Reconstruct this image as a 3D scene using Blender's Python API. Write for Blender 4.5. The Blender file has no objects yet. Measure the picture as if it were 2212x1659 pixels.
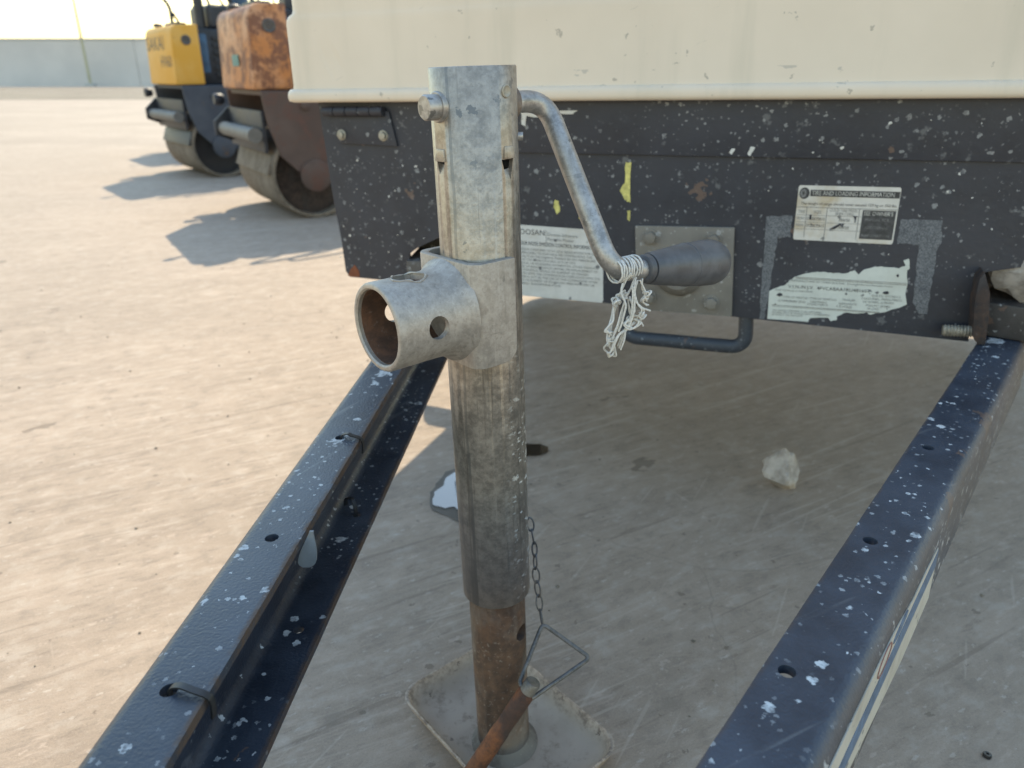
import bpy, bmesh, math, random
import numpy as np
from mathutils import Vector, Matrix, noise as mnoise
R = math.radians
rng = random.Random(7)
SC = bpy.context.scene
COL = SC.collection

# ------------------------------------------------------------------ camera
PW, PH = 2212.0, 1659.0            # pixel frame the photograph was measured in
FPX, HOR, CAMH = 1600.0, 158.0, 0.66
PITCH = math.atan((PH/2-HOR)/FPX)
cd = bpy.data.cameras.new('camera'); cam = bpy.data.objects.new('camera', cd); COL.objects.link(cam)
cam.location = (0, 0, CAMH); cam.rotation_euler = (math.pi/2-PITCH, 0, 0)
cd.sensor_width = 36.0; cd.lens = FPX/PW*36.0
cd.clip_start = 0.02; cd.clip_end = 3000
cd.dof.use_dof = True; cd.dof.focus_distance = 0.56; cd.dof.aperture_fstop = 8.5
SC.camera = cam

# ------------------------------------------------------------------ sky and sun
SUN_AZ, SUN_EL = 3.0, 46.0        # azimuth measured from +Y towards +X
w = bpy.data.worlds.new('World'); SC.world = w; w.use_nodes = True
nt = w.node_tree; nt.nodes.clear()
sky = nt.nodes.new('ShaderNodeTexSky'); sky.sky_type = 'NISHITA'; sky.sun_disc = False
sky.sun_elevation = R(SUN_EL); sky.sun_rotation = R(SUN_AZ)
sky.air_density = 2.0; sky.dust_density = 0.2; sky.ozone_density = 1.6
bg = nt.nodes.new('ShaderNodeBackground'); bg.inputs[1].default_value = 0.15
wo = nt.nodes.new('ShaderNodeOutputWorld')
nt.links.new(sky.outputs[0], bg.inputs[0]); nt.links.new(bg.outputs[0], wo.inputs[0])
sd = bpy.data.lights.new('sun', 'SUN'); sun = bpy.data.objects.new('sun', sd); COL.objects.link(sun)
sd.energy = 3.2; sd.angle = R(0.53); sd.color = (1.0, 0.86, 0.62)
_sdir = Vector((math.sin(R(SUN_AZ))*math.cos(R(SUN_EL)), math.cos(R(SUN_AZ))*math.cos(R(SUN_EL)), math.sin(R(SUN_EL))))
sun.rotation_euler = _sdir.to_track_quat('Z', 'Y').to_euler(); sun.location = (0, 3, 6)
SC.view_settings.view_transform = 'Standard'; SC.view_settings.look = 'None'
SC.view_settings.exposure = 1.1; SC.view_settings.gamma = 1.0; SC.view_settings.use_curve_mapping = False
SC.render.engine = 'CYCLES'
SC.cycles.use_denoising = True
SC.cycles.max_bounces = 8; SC.cycles.diffuse_bounces = 5; SC.cycles.glossy_bounces = 4

# ------------------------------------------------------------------ helpers: pixels to places
def ray(x, y):
    u = (x-PW/2)/FPX; v = -(y-PH/2)/FPX
    return Vector((u, math.cos(PITCH)+v*math.sin(PITCH), -math.sin(PITCH)+v*math.cos(PITCH)))
def hit(x, y, M=None, axis=2, val=0.0):
    """point where the pixel's line of sight meets the plane (local axis = val) of frame M, in M's coordinates"""
    M = M or Matrix.Identity(4); Mi = M.inverted()
    o = Mi @ Vector((0, 0, CAMH)); d = Mi.to_3x3() @ ray(x, y)
    return o + d*((val-o[axis])/d[axis])
CAMLINE = None

# ------------------------------------------------------------------ helpers: meshes
class MB:
    def __init__(s): s.v = []; s.f = []
    def add(s, vs, fs):
        n = len(s.v); s.v += [tuple(p) for p in vs]; s.f += [tuple(i+n for i in f) for f in fs]; return s
    def box(s, lo, hi, M=None):
        vs = [Vector((x, y, z)) for x in (lo[0], hi[0]) for y in (lo[1], hi[1]) for z in (lo[2], hi[2])]
        if M: vs = [M @ p for p in vs]
        return s.add(vs, [(0,1,3,2),(4,6,7,5),(0,4,5,1),(2,3,7,6),(0,2,6,4),(1,5,7,3)])
    def prism(s, poly, f0, f1):
        """poly: list of 2D points; f0/f1 map a 2D point to 3D on the two faces"""
        n = len(poly); vs = [f0(p) for p in poly]+[f1(p) for p in poly]
        fs = [tuple(range(n))[::-1], tuple(range(n, 2*n))]
        fs += [(i, (i+1) % n, n+(i+1) % n, n+i) for i in range(n)]
        return s.add(vs, fs)
    def lathe(s, prof, p0, ax, seg=40, closed=False):
        """prof: (along, radius) pairs revolved about the axis from p0 along ax"""
        ax = Vector(ax).normalized(); a = ax.orthogonal().normalized(); b = ax.cross(a)
        p0 = Vector(p0); vs = []; fs = []; m = len(prof)
        for (t, r) in prof:
            for k in range(seg):
                c, q = math.cos(2*math.pi*k/seg), math.sin(2*math.pi*k/seg)
                vs.append(p0+ax*t+(a*c+b*q)*r)
        rows = m if closed else m-1
        for i in range(rows):
            j = (i+1) % m
            for k in range(seg):
                k2 = (k+1) % seg
                fs.append((i*seg+k, i*seg+k2, j*seg+k2, j*seg+k))
        if not closed:
            if prof[0][1] > 1e-6: fs.append(tuple(range(seg))[::-1])
            if prof[-1][1] > 1e-6: fs.append(tuple(range((m-1)*seg, m*seg)))
        return s.add(vs, fs)
    def cyl(s, p0, p1, r0, r1=None, seg=24):
        p0, p1 = Vector(p0), Vector(p1); L = (p1-p0).length
        return s.lathe([(0, r0), (L, r0 if r1 is None else r1)], p0, p1-p0, seg)
    def tube(s, pts, rad, seg=12, closed=False, flat=None):
        pts = [Vector(p) for p in pts]; n = len(pts)
        rads = rad if isinstance(rad, (list, tuple)) else [rad]*n
        T = []
        for i in range(n):
            a = pts[(i-1) % n] if (closed or i > 0) else pts[i]
            b = pts[(i+1) % n] if (closed or i < n-1) else pts[i]
            T.append((b-a).normalized())
        u = T[0].orthogonal().normalized(); vs = []; fs = []
        for i in range(n):
            u = (u-T[i]*u.dot(T[i]))
            u = u.normalized() if u.length > 1e-6 else T[i].orthogonal().normalized()
            b = T[i].cross(u)
            for k in range(seg):
                a = 2*math.pi*k/seg
                vs.append(pts[i]+(u*math.cos(a)+b*math.sin(a)*(flat or 1.0))*rads[i])
        rows = n if closed else n-1
        off = 0
        if closed:   # find the twist that closes the loop best
            best = min(range(seg), key=lambda o: (vs[(n-1)*seg]-vs[o]).length); off = best
        for i in range(rows):
            j = (i+1) % n; o = off if j == 0 and closed else 0
            for k in range(seg):
                k2 = (k+1) % seg
                fs.append((i*seg+k, i*seg+k2, j*seg+(k2+o) % seg, j*seg+(k+o) % seg))
        if not closed: fs += [tuple(range(seg))[::-1], tuple(range((n-1)*seg, n*seg))]
        return s.add(vs, fs)
    def build(s, name, m, parent=None, smooth=40, bevel=0.0, bseg=2, M=None):
        me = bpy.data.meshes.new(name); me.from_pydata(s.v, [], s.f); me.update()
        bm = bmesh.new(); bm.from_mesh(me); bmesh.ops.recalc_face_normals(bm, faces=bm.faces)
        if bevel > 0:
            es = [e for e in bm.edges if len(e.link_faces) == 2 and e.calc_face_angle(0) > R(28)]
            bmesh.ops.bevel(bm, geom=es, offset=bevel, segments=bseg, profile=0.6, affect='EDGES', clamp_overlap=True)
        bm.to_mesh(me); bm.free()
        if smooth:
            me.shade_smooth(); me.set_sharp_from_angle(angle=R(smooth))
        return link(name, me, m, parent, M)
def link(name, me, m, parent=None, M=None):
    o = bpy.data.objects.new(name, me); COL.objects.link(o)
    if m is not None and len(me.materials) == 0: me.materials.append(m)
    if parent: o.parent = parent
    if M: o.matrix_local = M
    return o
def cut(o, cutters, smooth=40):
    """boolean-subtract the cutter builders from o (all in o's own coordinates)"""
    tmp = []
    for c in cutters:
        k = c.build('cutter', None, None, smooth=0); k.matrix_world = Matrix.Identity(4); tmp.append(k)
    me0 = o.data; t = bpy.data.objects.new('t', me0); COL.objects.link(t)
    for k in tmp:
        md = t.modifiers.new('b', 'BOOLEAN'); md.operation = 'DIFFERENCE'; md.solver = 'EXACT'; md.object = k
    dg = bpy.context.evaluated_depsgraph_get()
    me = bpy.data.meshes.new_from_object(t.evaluated_get(dg)); me.name = o.name
    o.data = me
    for x in tmp+[t]: bpy.data.objects.remove(x, do_unlink=True)
    me.shade_smooth(); me.set_sharp_from_angle(angle=R(smooth))
    return o
def tag(o, label=None, cat=None, group=None, kind=None):
    if label: o['label'] = label
    if cat: o['category'] = cat
    if group: o['group'] = group
    if kind: o['kind'] = kind
    return o
def thing(name, M, label, cat, group=None):
    o = bpy.data.objects.new(name, None); COL.objects.link(o); o.matrix_world = M
    o.empty_display_size = 0.05
    return tag(o, label, cat, group)
def bend(pts, rad, n=7):
    """round the corners of a polyline"""
    P = [Vector(p) for p in pts]; out = [P[0]]
    for i in range(1, len(P)-1):
        a, b, c = P[i-1], P[i], P[i+1]
        r = rad[i-1] if isinstance(rad, (list, tuple)) else rad
        d0 = (a-b).normalized(); d1 = (c-b).normalized()
        r = min(r, (a-b).length*0.49, (c-b).length*0.49)
        for k in range(n+1):
            t = k/n; out.append((b+d0*r)*(1-t)**2+b*2*t*(1-t)+(b+d1*r)*t*t)
    return out+[P[-1]]
def catmull(P, n=6, closed=False):
    P = [Vector(p) for p in P]; m = len(P); out = []
    for i in range(m if closed else m-1):
        g = (lambda k: P[k % m]) if closed else (lambda k: P[max(0, min(m-1, k))])
        a, b, c, d = g(i-1), g(i), g(i+1), g(i+2)
        for k in range(n):
            t = k/n
            out.append(0.5*((2*b)+(c-a)*t+(2*a-5*b+4*c-d)*t*t+(3*b-a-3*c+d)*t**3))
    if not closed: out.append(P[-1])
    return out
def rrect(x0, x1, y0, y1, r, n=6):
    pts = []
    for (cx, cy, a0) in ((x1-r, y1-r, 0), (x0+r, y1-r, 90), (x0+r, y0+r, 180), (x1-r, y0+r, 270)):
        for k in range(n+1):
            a = R(a0+90*k/n); pts.append((cx+r*math.cos(a), cy+r*math.sin(a)))
    return pts

# ------------------------------------------------------------------ helpers: materials
class Mat:
    def __init__(s, name):
        s.m = bpy.data.materials.new(name); s.m.use_nodes = True; s.nt = s.m.node_tree
        s.b = s.nt.nodes['Principled BSDF']; s.tc = s.nt.nodes.new('ShaderNodeTexCoord')
        s.obj = s.tc.outputs['Object']
    def node(s, t, **k):
        n = s.nt.nodes.new(t)
        for a, v in k.items(): setattr(n, a, v)
        return n
    def put(s, sock, v):
        if v is None: return
        if hasattr(v, 'is_linked') or isinstance(v, bpy.types.NodeSocket): s.nt.links.new(v, sock)
        elif isinstance(v, (tuple, list)) and len(v) == 3 and sock.type == 'RGBA': sock.default_value = (*v, 1)
        else: sock.default_value = v
    def map(s, scale=(1, 1, 1), rot=(0, 0, 0), loc=(0, 0, 0), vec=None):
        n = s.node('ShaderNodeMapping'); s.put(n.inputs['Vector'], vec or s.obj)
        n.inputs['Rotation'].default_value = [R(a) for a in rot]; n.inputs['Location'].default_value = loc
        q = s.node('ShaderNodeMapping'); s.put(q.inputs['Vector'], n.outputs[0]); q.inputs['Scale'].default_value = scale   # turn first, then stretch
        return q.outputs[0]
    def noise(s, scale, detail=4, rough=0.55, vec=None, dist=0.0):
        n = s.node('ShaderNodeTexNoise'); s.put(n.inputs['Vector'], vec or s.obj)
        n.inputs['Scale'].default_value = scale; n.inputs['Detail'].default_value = detail
        n.inputs['Roughness'].default_value = rough; n.inputs['Distortion'].default_value = dist
        return n.outputs['Fac']
    def ramp(s, fac, a, b, smooth=True):
        n = s.node('ShaderNodeMapRange'); n.interpolation_type = 'SMOOTHSTEP' if smooth else 'LINEAR'
        s.put(n.inputs['Value'], fac); n.inputs['From Min'].default_value = a; n.inputs['From Max'].default_value = b
        return n.outputs[0]
    def math(s, op, a, b=None):
        n = s.node('ShaderNodeMath', operation=op); s.put(n.inputs[0], a); s.put(n.inputs[1], b); return n.outputs[0]
    def mix(s, fac, a, b):
        n = s.node('ShaderNodeMix', data_type='RGBA'); s.put(n.inputs[0], fac); s.put(n.inputs[6], a); s.put(n.inputs[7], b); return n.outputs[2]
    def sep(s, vec=None):
        n = s.node('ShaderNodeSeparateXYZ'); s.put(n.inputs[0], vec or s.obj); return n.outputs
    def specks(s, scale, size, vec=None, warp=0.15, power=2.0, keep=1.0):
        """ragged random spots: 1 inside a spot"""
        v = vec or s.obj
        if warp:
            nz = s.node('ShaderNodeTexNoise'); s.put(nz.inputs['Vector'], v); nz.inputs['Scale'].default_value = scale*3.0; nz.inputs['Detail'].default_value = 3
            sub = s.node('ShaderNodeVectorMath', operation='SUBTRACT'); s.put(sub.inputs[0], nz.outputs['Color']); sub.inputs[1].default_value = (.5, .5, .5)
            scl = s.node('ShaderNodeVectorMath', operation='SCALE'); s.put(scl.inputs[0], sub.outputs[0]); scl.inputs['Scale'].default_value = warp/scale*3
            ad = s.node('ShaderNodeVectorMath', operation='ADD'); s.put(ad.inputs[0], v); s.put(ad.inputs[1], scl.outputs[0]); v = ad.outputs[0]
        n = s.node('ShaderNodeTexVoronoi'); s.put(n.inputs['Vector'], v); n.inputs['Scale'].default_value = scale
        c = s.sep(n.outputs['Color'])
        rad = s.math('MULTIPLY', s.math('POWER', c[0], power), size)
        on = s.math('LESS_THAN', c[1], keep)
        d = s.math('SUBTRACT', rad, n.outputs['Distance'])
        return s.math('MULTIPLY', s.ramp(d, 0.0, 0.05), on)
    def bump(s, h, strength=0.3, dist=0.001, prev=None):
        n = s.node('ShaderNodeBump'); s.put(n.inputs['Height'], h); n.inputs['Strength'].default_value = strength; n.inputs['Distance'].default_value = dist
        if prev is not None: s.put(n.inputs['Normal'], prev)
        return n.outputs[0]
    def out(s, color=None, rough=None, metal=None, normal=None, spec=None):
        s.put(s.b.inputs['Base Color'], color); s.put(s.b.inputs['Roughness'], rough); s.put(s.b.inputs['Metallic'], metal)
        if normal is not None: s.put(s.b.inputs['Normal'], normal)
        if spec is not None: s.b.inputs['Specular IOR Level'].default_value = spec
        return s.m
def plain(name, col, rough=0.5, metal=0.0, vary=0.15, scale=40, bump=0.15):
    s = Mat(name); n = s.noise(scale, 5, 0.6); n2 = s.noise(scale*0.15, 3)
    d = tuple(c*(1-vary*1.6) for c in col); l = tuple(min(1, c*(1+vary)) for c in col)
    c = s.mix(s.ramp(n, .3, .7), d, l); c = s.mix(s.math('MULTIPLY', s.ramp(n2, .45, .7), .5), c, d)
    return s.out(c, s.math('ADD', s.math('MULTIPLY', n, .25), rough-.12), metal, s.bump(n, bump, 0.0006))

def m_concrete():
    s = Mat('concrete')
    st = s.map((1.0, 0.22, 1.0), rot=(0, 0, 62))          # trowel and drag marks run diagonally
    st2 = s.map((1.0, 0.045, 1.0), rot=(0, 0, 56))
    big = s.noise(0.7, 5, .6); mid = s.noise(11, 7, .68, st); fine = s.noise(85, 7, .72, st); grain = s.noise(380, 5, .75)
    c = s.mix(s.ramp(big, .3, .72), (0.280, 0.216, 0.162), (0.340, 0.262, 0.200))
    c = s.mix(s.math('MULTIPLY', s.ramp(mid, .46, .68), .45), c, (0.413, 0.322, 0.249))
    c = s.mix(s.math('MULTIPLY', s.ramp(mid, .48, .28), .5), c, (0.219, 0.166, 0.126))
    c = s.mix(s.math('MULTIPLY', s.ramp(fine, .52, .70), .55), c, (0.471, 0.370, 0.296))
    c = s.mix(s.math('MULTIPLY', s.ramp(fine, .48, .30), .6), c, (0.171, 0.128, 0.095))
    c = s.mix(s.math('MULTIPLY', s.ramp(grain, .54, .70), .45), c, (0.482, 0.385, 0.309))
    c = s.mix(s.math('MULTIPLY', s.ramp(grain, .46, .30), .5), c, (0.150, 0.113, 0.084))
    blot = s.noise(34, 6, .7, s.map((1.0, .6, 1.0), rot=(0, 0, 60))); gr2 = s.noise(900, 3, .7)
    c = s.mix(s.math('MULTIPLY', s.ramp(blot, .50, .66), .45), c, (0.415, 0.350, 0.289))
    c = s.mix(s.math('MULTIPLY', s.ramp(blot, .48, .34), .45), c, (0.185, 0.148, 0.116))
    c = s.mix(s.math('MULTIPLY', s.ramp(gr2, .56, .72), .4), c, (0.500, 0.433, 0.367))
    c = s.mix(s.math('MULTIPLY', s.ramp(gr2, .44, .30), .35), c, (0.130, 0.103, 0.079))
    fl = s.specks(170, .40, s.map((1, .45, 1), rot=(0, 0, 60)), .5, 3, .55)
    c = s.mix(s.math('MULTIPLY', fl, .38), c, (0.520, 0.453, 0.389))
    patchy = s.ramp(s.noise(2.2, 3, .5), .36, .64)
    for (sc_, sq, ro, lo, k) in ((120, .022, 62, .635, .40), (60, .012, 57, .66, .45), (150, .03, 68, .64, .35), (110, .05, -35, .71, .18), (100, .04, 30, .69, .30), (90, .05, 84, .70, .22)):
        scr = s.noise(sc_, 2, .45, s.map((1.0, sq, 1.0), rot=(0, 0, ro), loc=(ro*.37, sc_*.11, 0)))
        f = s.math('MULTIPLY', s.ramp(scr, lo, lo+.04), k)
        if ro > 50: f = s.math('MULTIPLY', f, s.math('ADD', s.math('MULTIPLY', patchy, .9), .1))
        c = s.mix(f, c, (0.490, 0.404, 0.326))
    vo = s.node('ShaderNodeTexVoronoi', feature='DISTANCE_TO_EDGE'); wn = s.node('ShaderNodeTexNoise'); wn.inputs['Scale'].default_value = 7; wn.inputs['Detail'].default_value = 5; s.put(wn.inputs['Vector'], s.obj)
    wa = s.node('ShaderNodeVectorMath', operation='MULTIPLY_ADD'); s.put(wa.inputs[0], wn.outputs['Color']); wa.inputs[1].default_value = (.10, .10, 0); s.put(wa.inputs[2], s.obj)
    s.put(vo.inputs['Vector'], wa.outputs[0]); vo.inputs['Scale'].default_value = .75
    crack = s.math('MULTIPLY', s.ramp(vo.outputs['Distance'], .0015, .0004), s.ramp(s.noise(1.3, 2), .42, .58))
    c = s.mix(s.math('MULTIPLY', crack, .22), c, (0.110, 0.089, 0.068))
    dk = s.noise(70, 2, .5, s.map((1.0, .03, 1.0), rot=(0, 0, 60)))
    c = s.mix(s.math('MULTIPLY', s.ramp(dk, .35, .29), .4), c, (0.161, 0.120, 0.089))
    pits = s.specks(11, .20, s.map((1, .5, 1), rot=(0, 0, 60)), .35, 6, .6)
    c = s.mix(s.math('MULTIPLY', pits, .6), c, (0.123, 0.091, 0.065))
    dots = s.specks(60, .32, None, .25, 7, .6)
    c = s.mix(s.math('MULTIPLY', dots, .55), c, (0.128, 0.094, 0.068))
    chips = s.specks(80, .34, s.map((1, .5, 1), rot=(0, 0, 60)), .4, 4, .5)
    c = s.mix(s.math('MULTIPLY', chips, .35), c, (0.514, 0.408, 0.332))
    bands = s.noise(0.9, 4, .55, s.map((.12, 1.0, 1.0), rot=(0, 0, 6)))   # wheel-worn bands farther off
    c = s.mix(s.math('MULTIPLY', s.ramp(bands, .5, .68), .25), c, (0.225, 0.174, 0.134))
    h = s.math('ADD', s.math('MULTIPLY', mid, .5), s.math('ADD', s.math('MULTIPLY', fine, .7), s.math('ADD', s.math('MULTIPLY', grain, .35), s.math('MULTIPLY', pits, -.8))))
    return s.out(c, s.math('ADD', s.math('MULTIPLY', fine, .25), .62), 0, s.bump(s.math('ADD', h, s.math('MULTIPLY', blot, .6)), .7, .0018), .35)
def m_galv(name, dark=(.27, .275, .275), light=(.50, .50, .48), rough=.40, metal=.72, spatter=False, stain=.7):
    s = Mat(name)
    sp = s.noise(330, 3, .65); mot = s.noise(95, 5, .7); v = s.noise(60, 5, .65, s.map((1, 1, .06)))
    vs_ = s.noise(230, 3, .6, s.map((1, 1, .03))); big = s.noise(9, 4, .6, s.map((1, 1, .4)))
    c = s.mix(s.ramp(mot, .32, .68), dark, light)
    c = s.mix(s.math('MULTIPLY', s.ramp(sp, .52, .70), .4), c, tuple(x*1.18 for x in light))
    c = s.mix(s.math('MULTIPLY', s.ramp(sp, .46, .30), .45), c, tuple(x*.75 for x in dark))
    c = s.mix(s.math('MULTIPLY', s.ramp(v, .56, .68), stain), c, tuple(x*.6 for x in dark))
    c = s.mix(s.math('MULTIPLY', s.ramp(vs_, .62, .72), .4), c, tuple(x*1.15 for x in light))
    c = s.mix(s.math('MULTIPLY', s.ramp(vs_, .38, .30), .4), c, tuple(x*.6 for x in dark))
    c = s.mix(s.math('MULTIPLY', s.ramp(big, .50, .66), .3), c, (.46, .40, .315))
    pt = s.specks(110, .42, None, .35, 4, .55)
    c = s.mix(s.math('MULTIPLY', pt, s.math('MULTIPLY', s.ramp(big, .45, .6), .9)), c, (.17, .165, .155))
    gouge = s.noise(60, 3, .5, s.map((.35, .35, 2.2), rot=(12, 8, 0)))
    c = s.mix(s.math('MULTIPLY', s.ramp(gouge, .68, .71), .4), c, (.14, .135, .13))
    rust = s.specks(26, .3, None, .35, 7, .5)
    c = s.mix(s.math('MULTIPLY', rust, .7), c, (.17, .085, .045))
    r = s.math('ADD', s.math('MULTIPLY', mot, .3), rough-.1)
    mt = metal
    if spatter:
        p = s.sep()
        side = s.math('MULTIPLY', s.ramp(p[0], .010, .030), s.ramp(p[2], .52, .30))
        wsp = s.math('MAXIMUM', s.specks(90, .50, s.map((1, 1, 1.7)), .4, 3, .8), s.specks(190, .5, s.map((1, 1, 2)), .35, 2.5, .8))
        wf = s.math('MULTIPLY', wsp, side)
        c = s.mix(s.math('MULTIPLY', wf, .9), c, (.70, .70, .68))
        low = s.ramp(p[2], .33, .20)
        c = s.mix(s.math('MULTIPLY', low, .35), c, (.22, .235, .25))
        seam = s.math('LESS_THAN', s.math('ABSOLUTE', s.math('ADD', p[0], s.math('ADD', .0125, s.math('MULTIPLY', s.noise(9, 2, .5, s.map((0, 0, 1))), .008)))), .0011)
        c = s.mix(s.math('MULTIPLY', seam, .55), c, (.16, .155, .145))
        mt = s.math('MULTIPLY', s.math('SUBTRACT', 1.0, wf), metal)
        r = s.math('ADD', r, s.math('MULTIPLY', wf, .3))
    return s.out(c, r, mt, s.bump(s.math('ADD', s.math('MULTIPLY', sp, .5), s.math('ADD', s.math('MULTIPLY', mot, .7), s.math('MULTIPLY', gouge, .6))), .45, .0006))
def m_black_web(*a, **k): return m_black(*a, web=True, **k)
def m_black(name, base=(.020, .025, .034), dust=(.075, .082, .095), spk=1.0, rough=.42, rust_edge=None, big=30, fine=.7, peel=430, web=False):
    s = Mat(name)
    n = s.noise(30, 5, .65); b = s.noise(5, 4, .6); pe = s.noise(peel, 2, .5)
    c = s.mix(s.ramp(n, .3, .75), base, tuple((x+y)/2 for x, y in zip(base, dust)))
    c = s.mix(s.math('MULTIPLY', s.ramp(b, .38, .68), .75), c, dust)
    sx = s.noise(60, 3, .6, s.map((1, .07, 1), rot=(0, 0, 25)))
    c = s.mix(s.math('MULTIPLY', s.ramp(sx, .63, .72), .4), c, (.2, .205, .21))
    m = None
    if big: m = s.specks(big, .38, s.map((1, 1, 1)), .28, 5, .75)
    if fine:
        f1 = s.specks(85, .38, None, .2, 3.4, fine); m = f1 if m is None else s.math('MAXIMUM', m, f1)
        f2 = s.math('MULTIPLY', s.specks(200, .44, None, .25, 3.2, .85), s.ramp(b, .34, .60)); m = s.math('MAXIMUM', m, f2)
    r = s.math('ADD', s.math('MULTIPLY', n, .22), rough-.1)
    if m is not None:
        mm = s.math('MULTIPLY', m, s.math('MULTIPLY', s.ramp(s.noise(120, 3, .7), .25, .6), spk))
        c = s.mix(mm, c, (.56, .57, .57)); r = s.math('ADD', r, s.math('MULTIPLY', mm, .35))
    rs = s.math('MULTIPLY', s.specks(22, .36, s.map(loc=(3, 5, 1)), .5, 6, .55), .8)
    c = s.mix(rs, c, (.13, .085, .065))
    if web:          # outer web scuffed, dusty, worn along the bend; ground bounce light painted in too
        x = s.sep()[0]; wf = s.math('MULTIPLY', s.ramp(x, -.009, -.001), s.ramp(s.noise(14, 5, .7, s.map((1, .3, 1))), .2, .62))
        c = s.mix(s.math('MULTIPLY', wf, .6), c, (.12, .102, .085))
        r = s.math('ADD', r, s.math('MULTIPLY', wf, .25))
    if rust_edge:
        ax, lo, hi = rust_edge
        e = s.math('MULTIPLY', s.ramp(s.sep()[ax], lo, hi), s.ramp(s.noise(45, 4, .7, s.map((1, 1, 1))), .36, .6))
        c = s.mix(e, c, (.085, .055, .04)); r = s.math('ADD', r, s.math('MULTIPLY', e, .3))
    return s.out(c, r, 0, s.bump(s.math('ADD', pe, s.math('MULTIPLY', n, .08)), .75, .0006), .5)
def m_rust(name, a=(.085, .052, .036), b=(.20, .105, .055), grey=(.16, .145, .125), k=.5):
    s = Mat(name); n = s.noise(55, 6, .7); g = s.noise(20, 5, .6, s.map((1, 1, .5))); f = s.noise(230, 3, .6)
    c = s.mix(s.ramp(n, .35, .68), a, b); c = s.mix(s.math('MULTIPLY', s.ramp(g, .46, .62), k), c, grey)
    c = s.mix(s.math('MULTIPLY', s.ramp(f, .58, .75), .5), c, tuple(x*1.6 for x in grey))
    return s.out(c, .78, 0, s.bump(s.math('ADD', n, s.math('MULTIPLY', f, .5)), .5, .0008), .3)
def m_cream():
    s = Mat('cream_paint'); n = s.noise(3.0, 5, .6); f = s.noise(260, 2, .5); v = s.noise(18, 5, .6, s.map((1, 1, .09)))
    c = s.mix(s.ramp(n, .3, .7), (.615, .53, .43), (.69, .597, .488))
    c = s.mix(s.math('MULTIPLY', s.ramp(v, .5, .72), .4), c, (.50, .45, .36))
    sc = s.noise(55, 4, .6, s.map((.3, 1, 2.0), rot=(0, 22, 0)))
    c = s.mix(s.math('MULTIPLY', s.ramp(sc, .69, .73), .35), c, (.38, .345, .295))
    sp = s.specks(30, .17, None, .4, 3, .7); sp2 = s.specks(75, .28, None, .3, 4, .5)
    c = s.mix(s.math('MULTIPLY', s.math('MAXIMUM', sp, sp2), .62), c, (.25, .225, .19))
    z = s.sep()[2]
    low = s.math('MULTIPLY', s.math('LESS_THAN', z, .33), s.specks(60, .4, s.map((.5, 1, 1)), .5, 4, .5))
    c = s.mix(s.math('MULTIPLY', low, .5), c, (.30, .29, .27))
    return s.out(c, s.math('ADD', s.math('MULTIPLY', n, .2), .38), 0, s.bump(s.math('ADD', s.math('MULTIPLY', f, .04), s.math('ADD', s.noise(5, 3), s.math('MULTIPLY', s.ramp(s.noise(14, 2, .4, s.map((1, 1, .35), rot=(0, 25, 0))), .66, .74), -.6))), .35, .004), .45)
def m_paintrust(name, paint, fade, rustiness, rcol=(.16, .075, .045)):
    s = Mat(name); n = s.noise(9, 6, .7); f = s.noise(40, 5, .7); v = s.noise(7, 3, .5)
    c = s.mix(s.ramp(v, .35, .7), paint, fade)
    c = s.mix(s.ramp(s.math('ADD', s.math('MULTIPLY', n, .7), s.math('MULTIPLY', f, .3)), .62-rustiness, .72-rustiness), c, rcol)
    c = s.mix(s.math('MULTIPLY', s.ramp(f, .55, .75), rustiness), c, (.08, .045, .035))
    return s.out(c, .6, 0, s.bump(f, .3, .002), .35)
def m_stone():
    s = Mat('quartz_stone'); n = s.noise(40, 6, .65); b = s.noise(12, 3, .5)
    c = s.mix(s.ramp(n, .35, .65), (.25, .225, .20), (.47, .435, .40)); c = s.mix(s.ramp(b, .5, .7), c, (.32, .245, .17))
    return s.out(c, .7, 0, s.bump(s.noise(70, 5, .7), .6, .003), .4)
def m_scuff():
    s = Mat('scuffed_adhesive'); f = s.noise(700, 3, .6); n = s.noise(60, 4, .6)
    c = s.mix(s.ramp(f, .35, .65), (.075, .08, .09), (.19, .197, .21)); c = s.mix(s.math('MULTIPLY', s.ramp(n, .5, .3), .6), c, (.06, .066, .078))
    return s.out(c, .7, 0, s.bump(f, .3, .0004), .3)
def m_label(name, col=(.60, .595, .57), dirt=(.40, .33, .22), amt=.35, specks=True):
    s = Mat(name); n = s.noise(45, 5, .65); g = s.noise(16, 4, .6)
    c = s.mix(s.ramp(n, .3, .7), tuple(x*.88 for x in col), col); c = s.mix(s.math('MULTIPLY', s.ramp(g, .48, .68), amt), c, dirt)
    if specks: c = s.mix(s.math('MULTIPLY', s.specks(120, .42, None, .3, 5, .6), .8), c, (.07, .075, .085))
    return s.out(c, .5, 0, s.bump(n, .1, .0004), .4)

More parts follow.
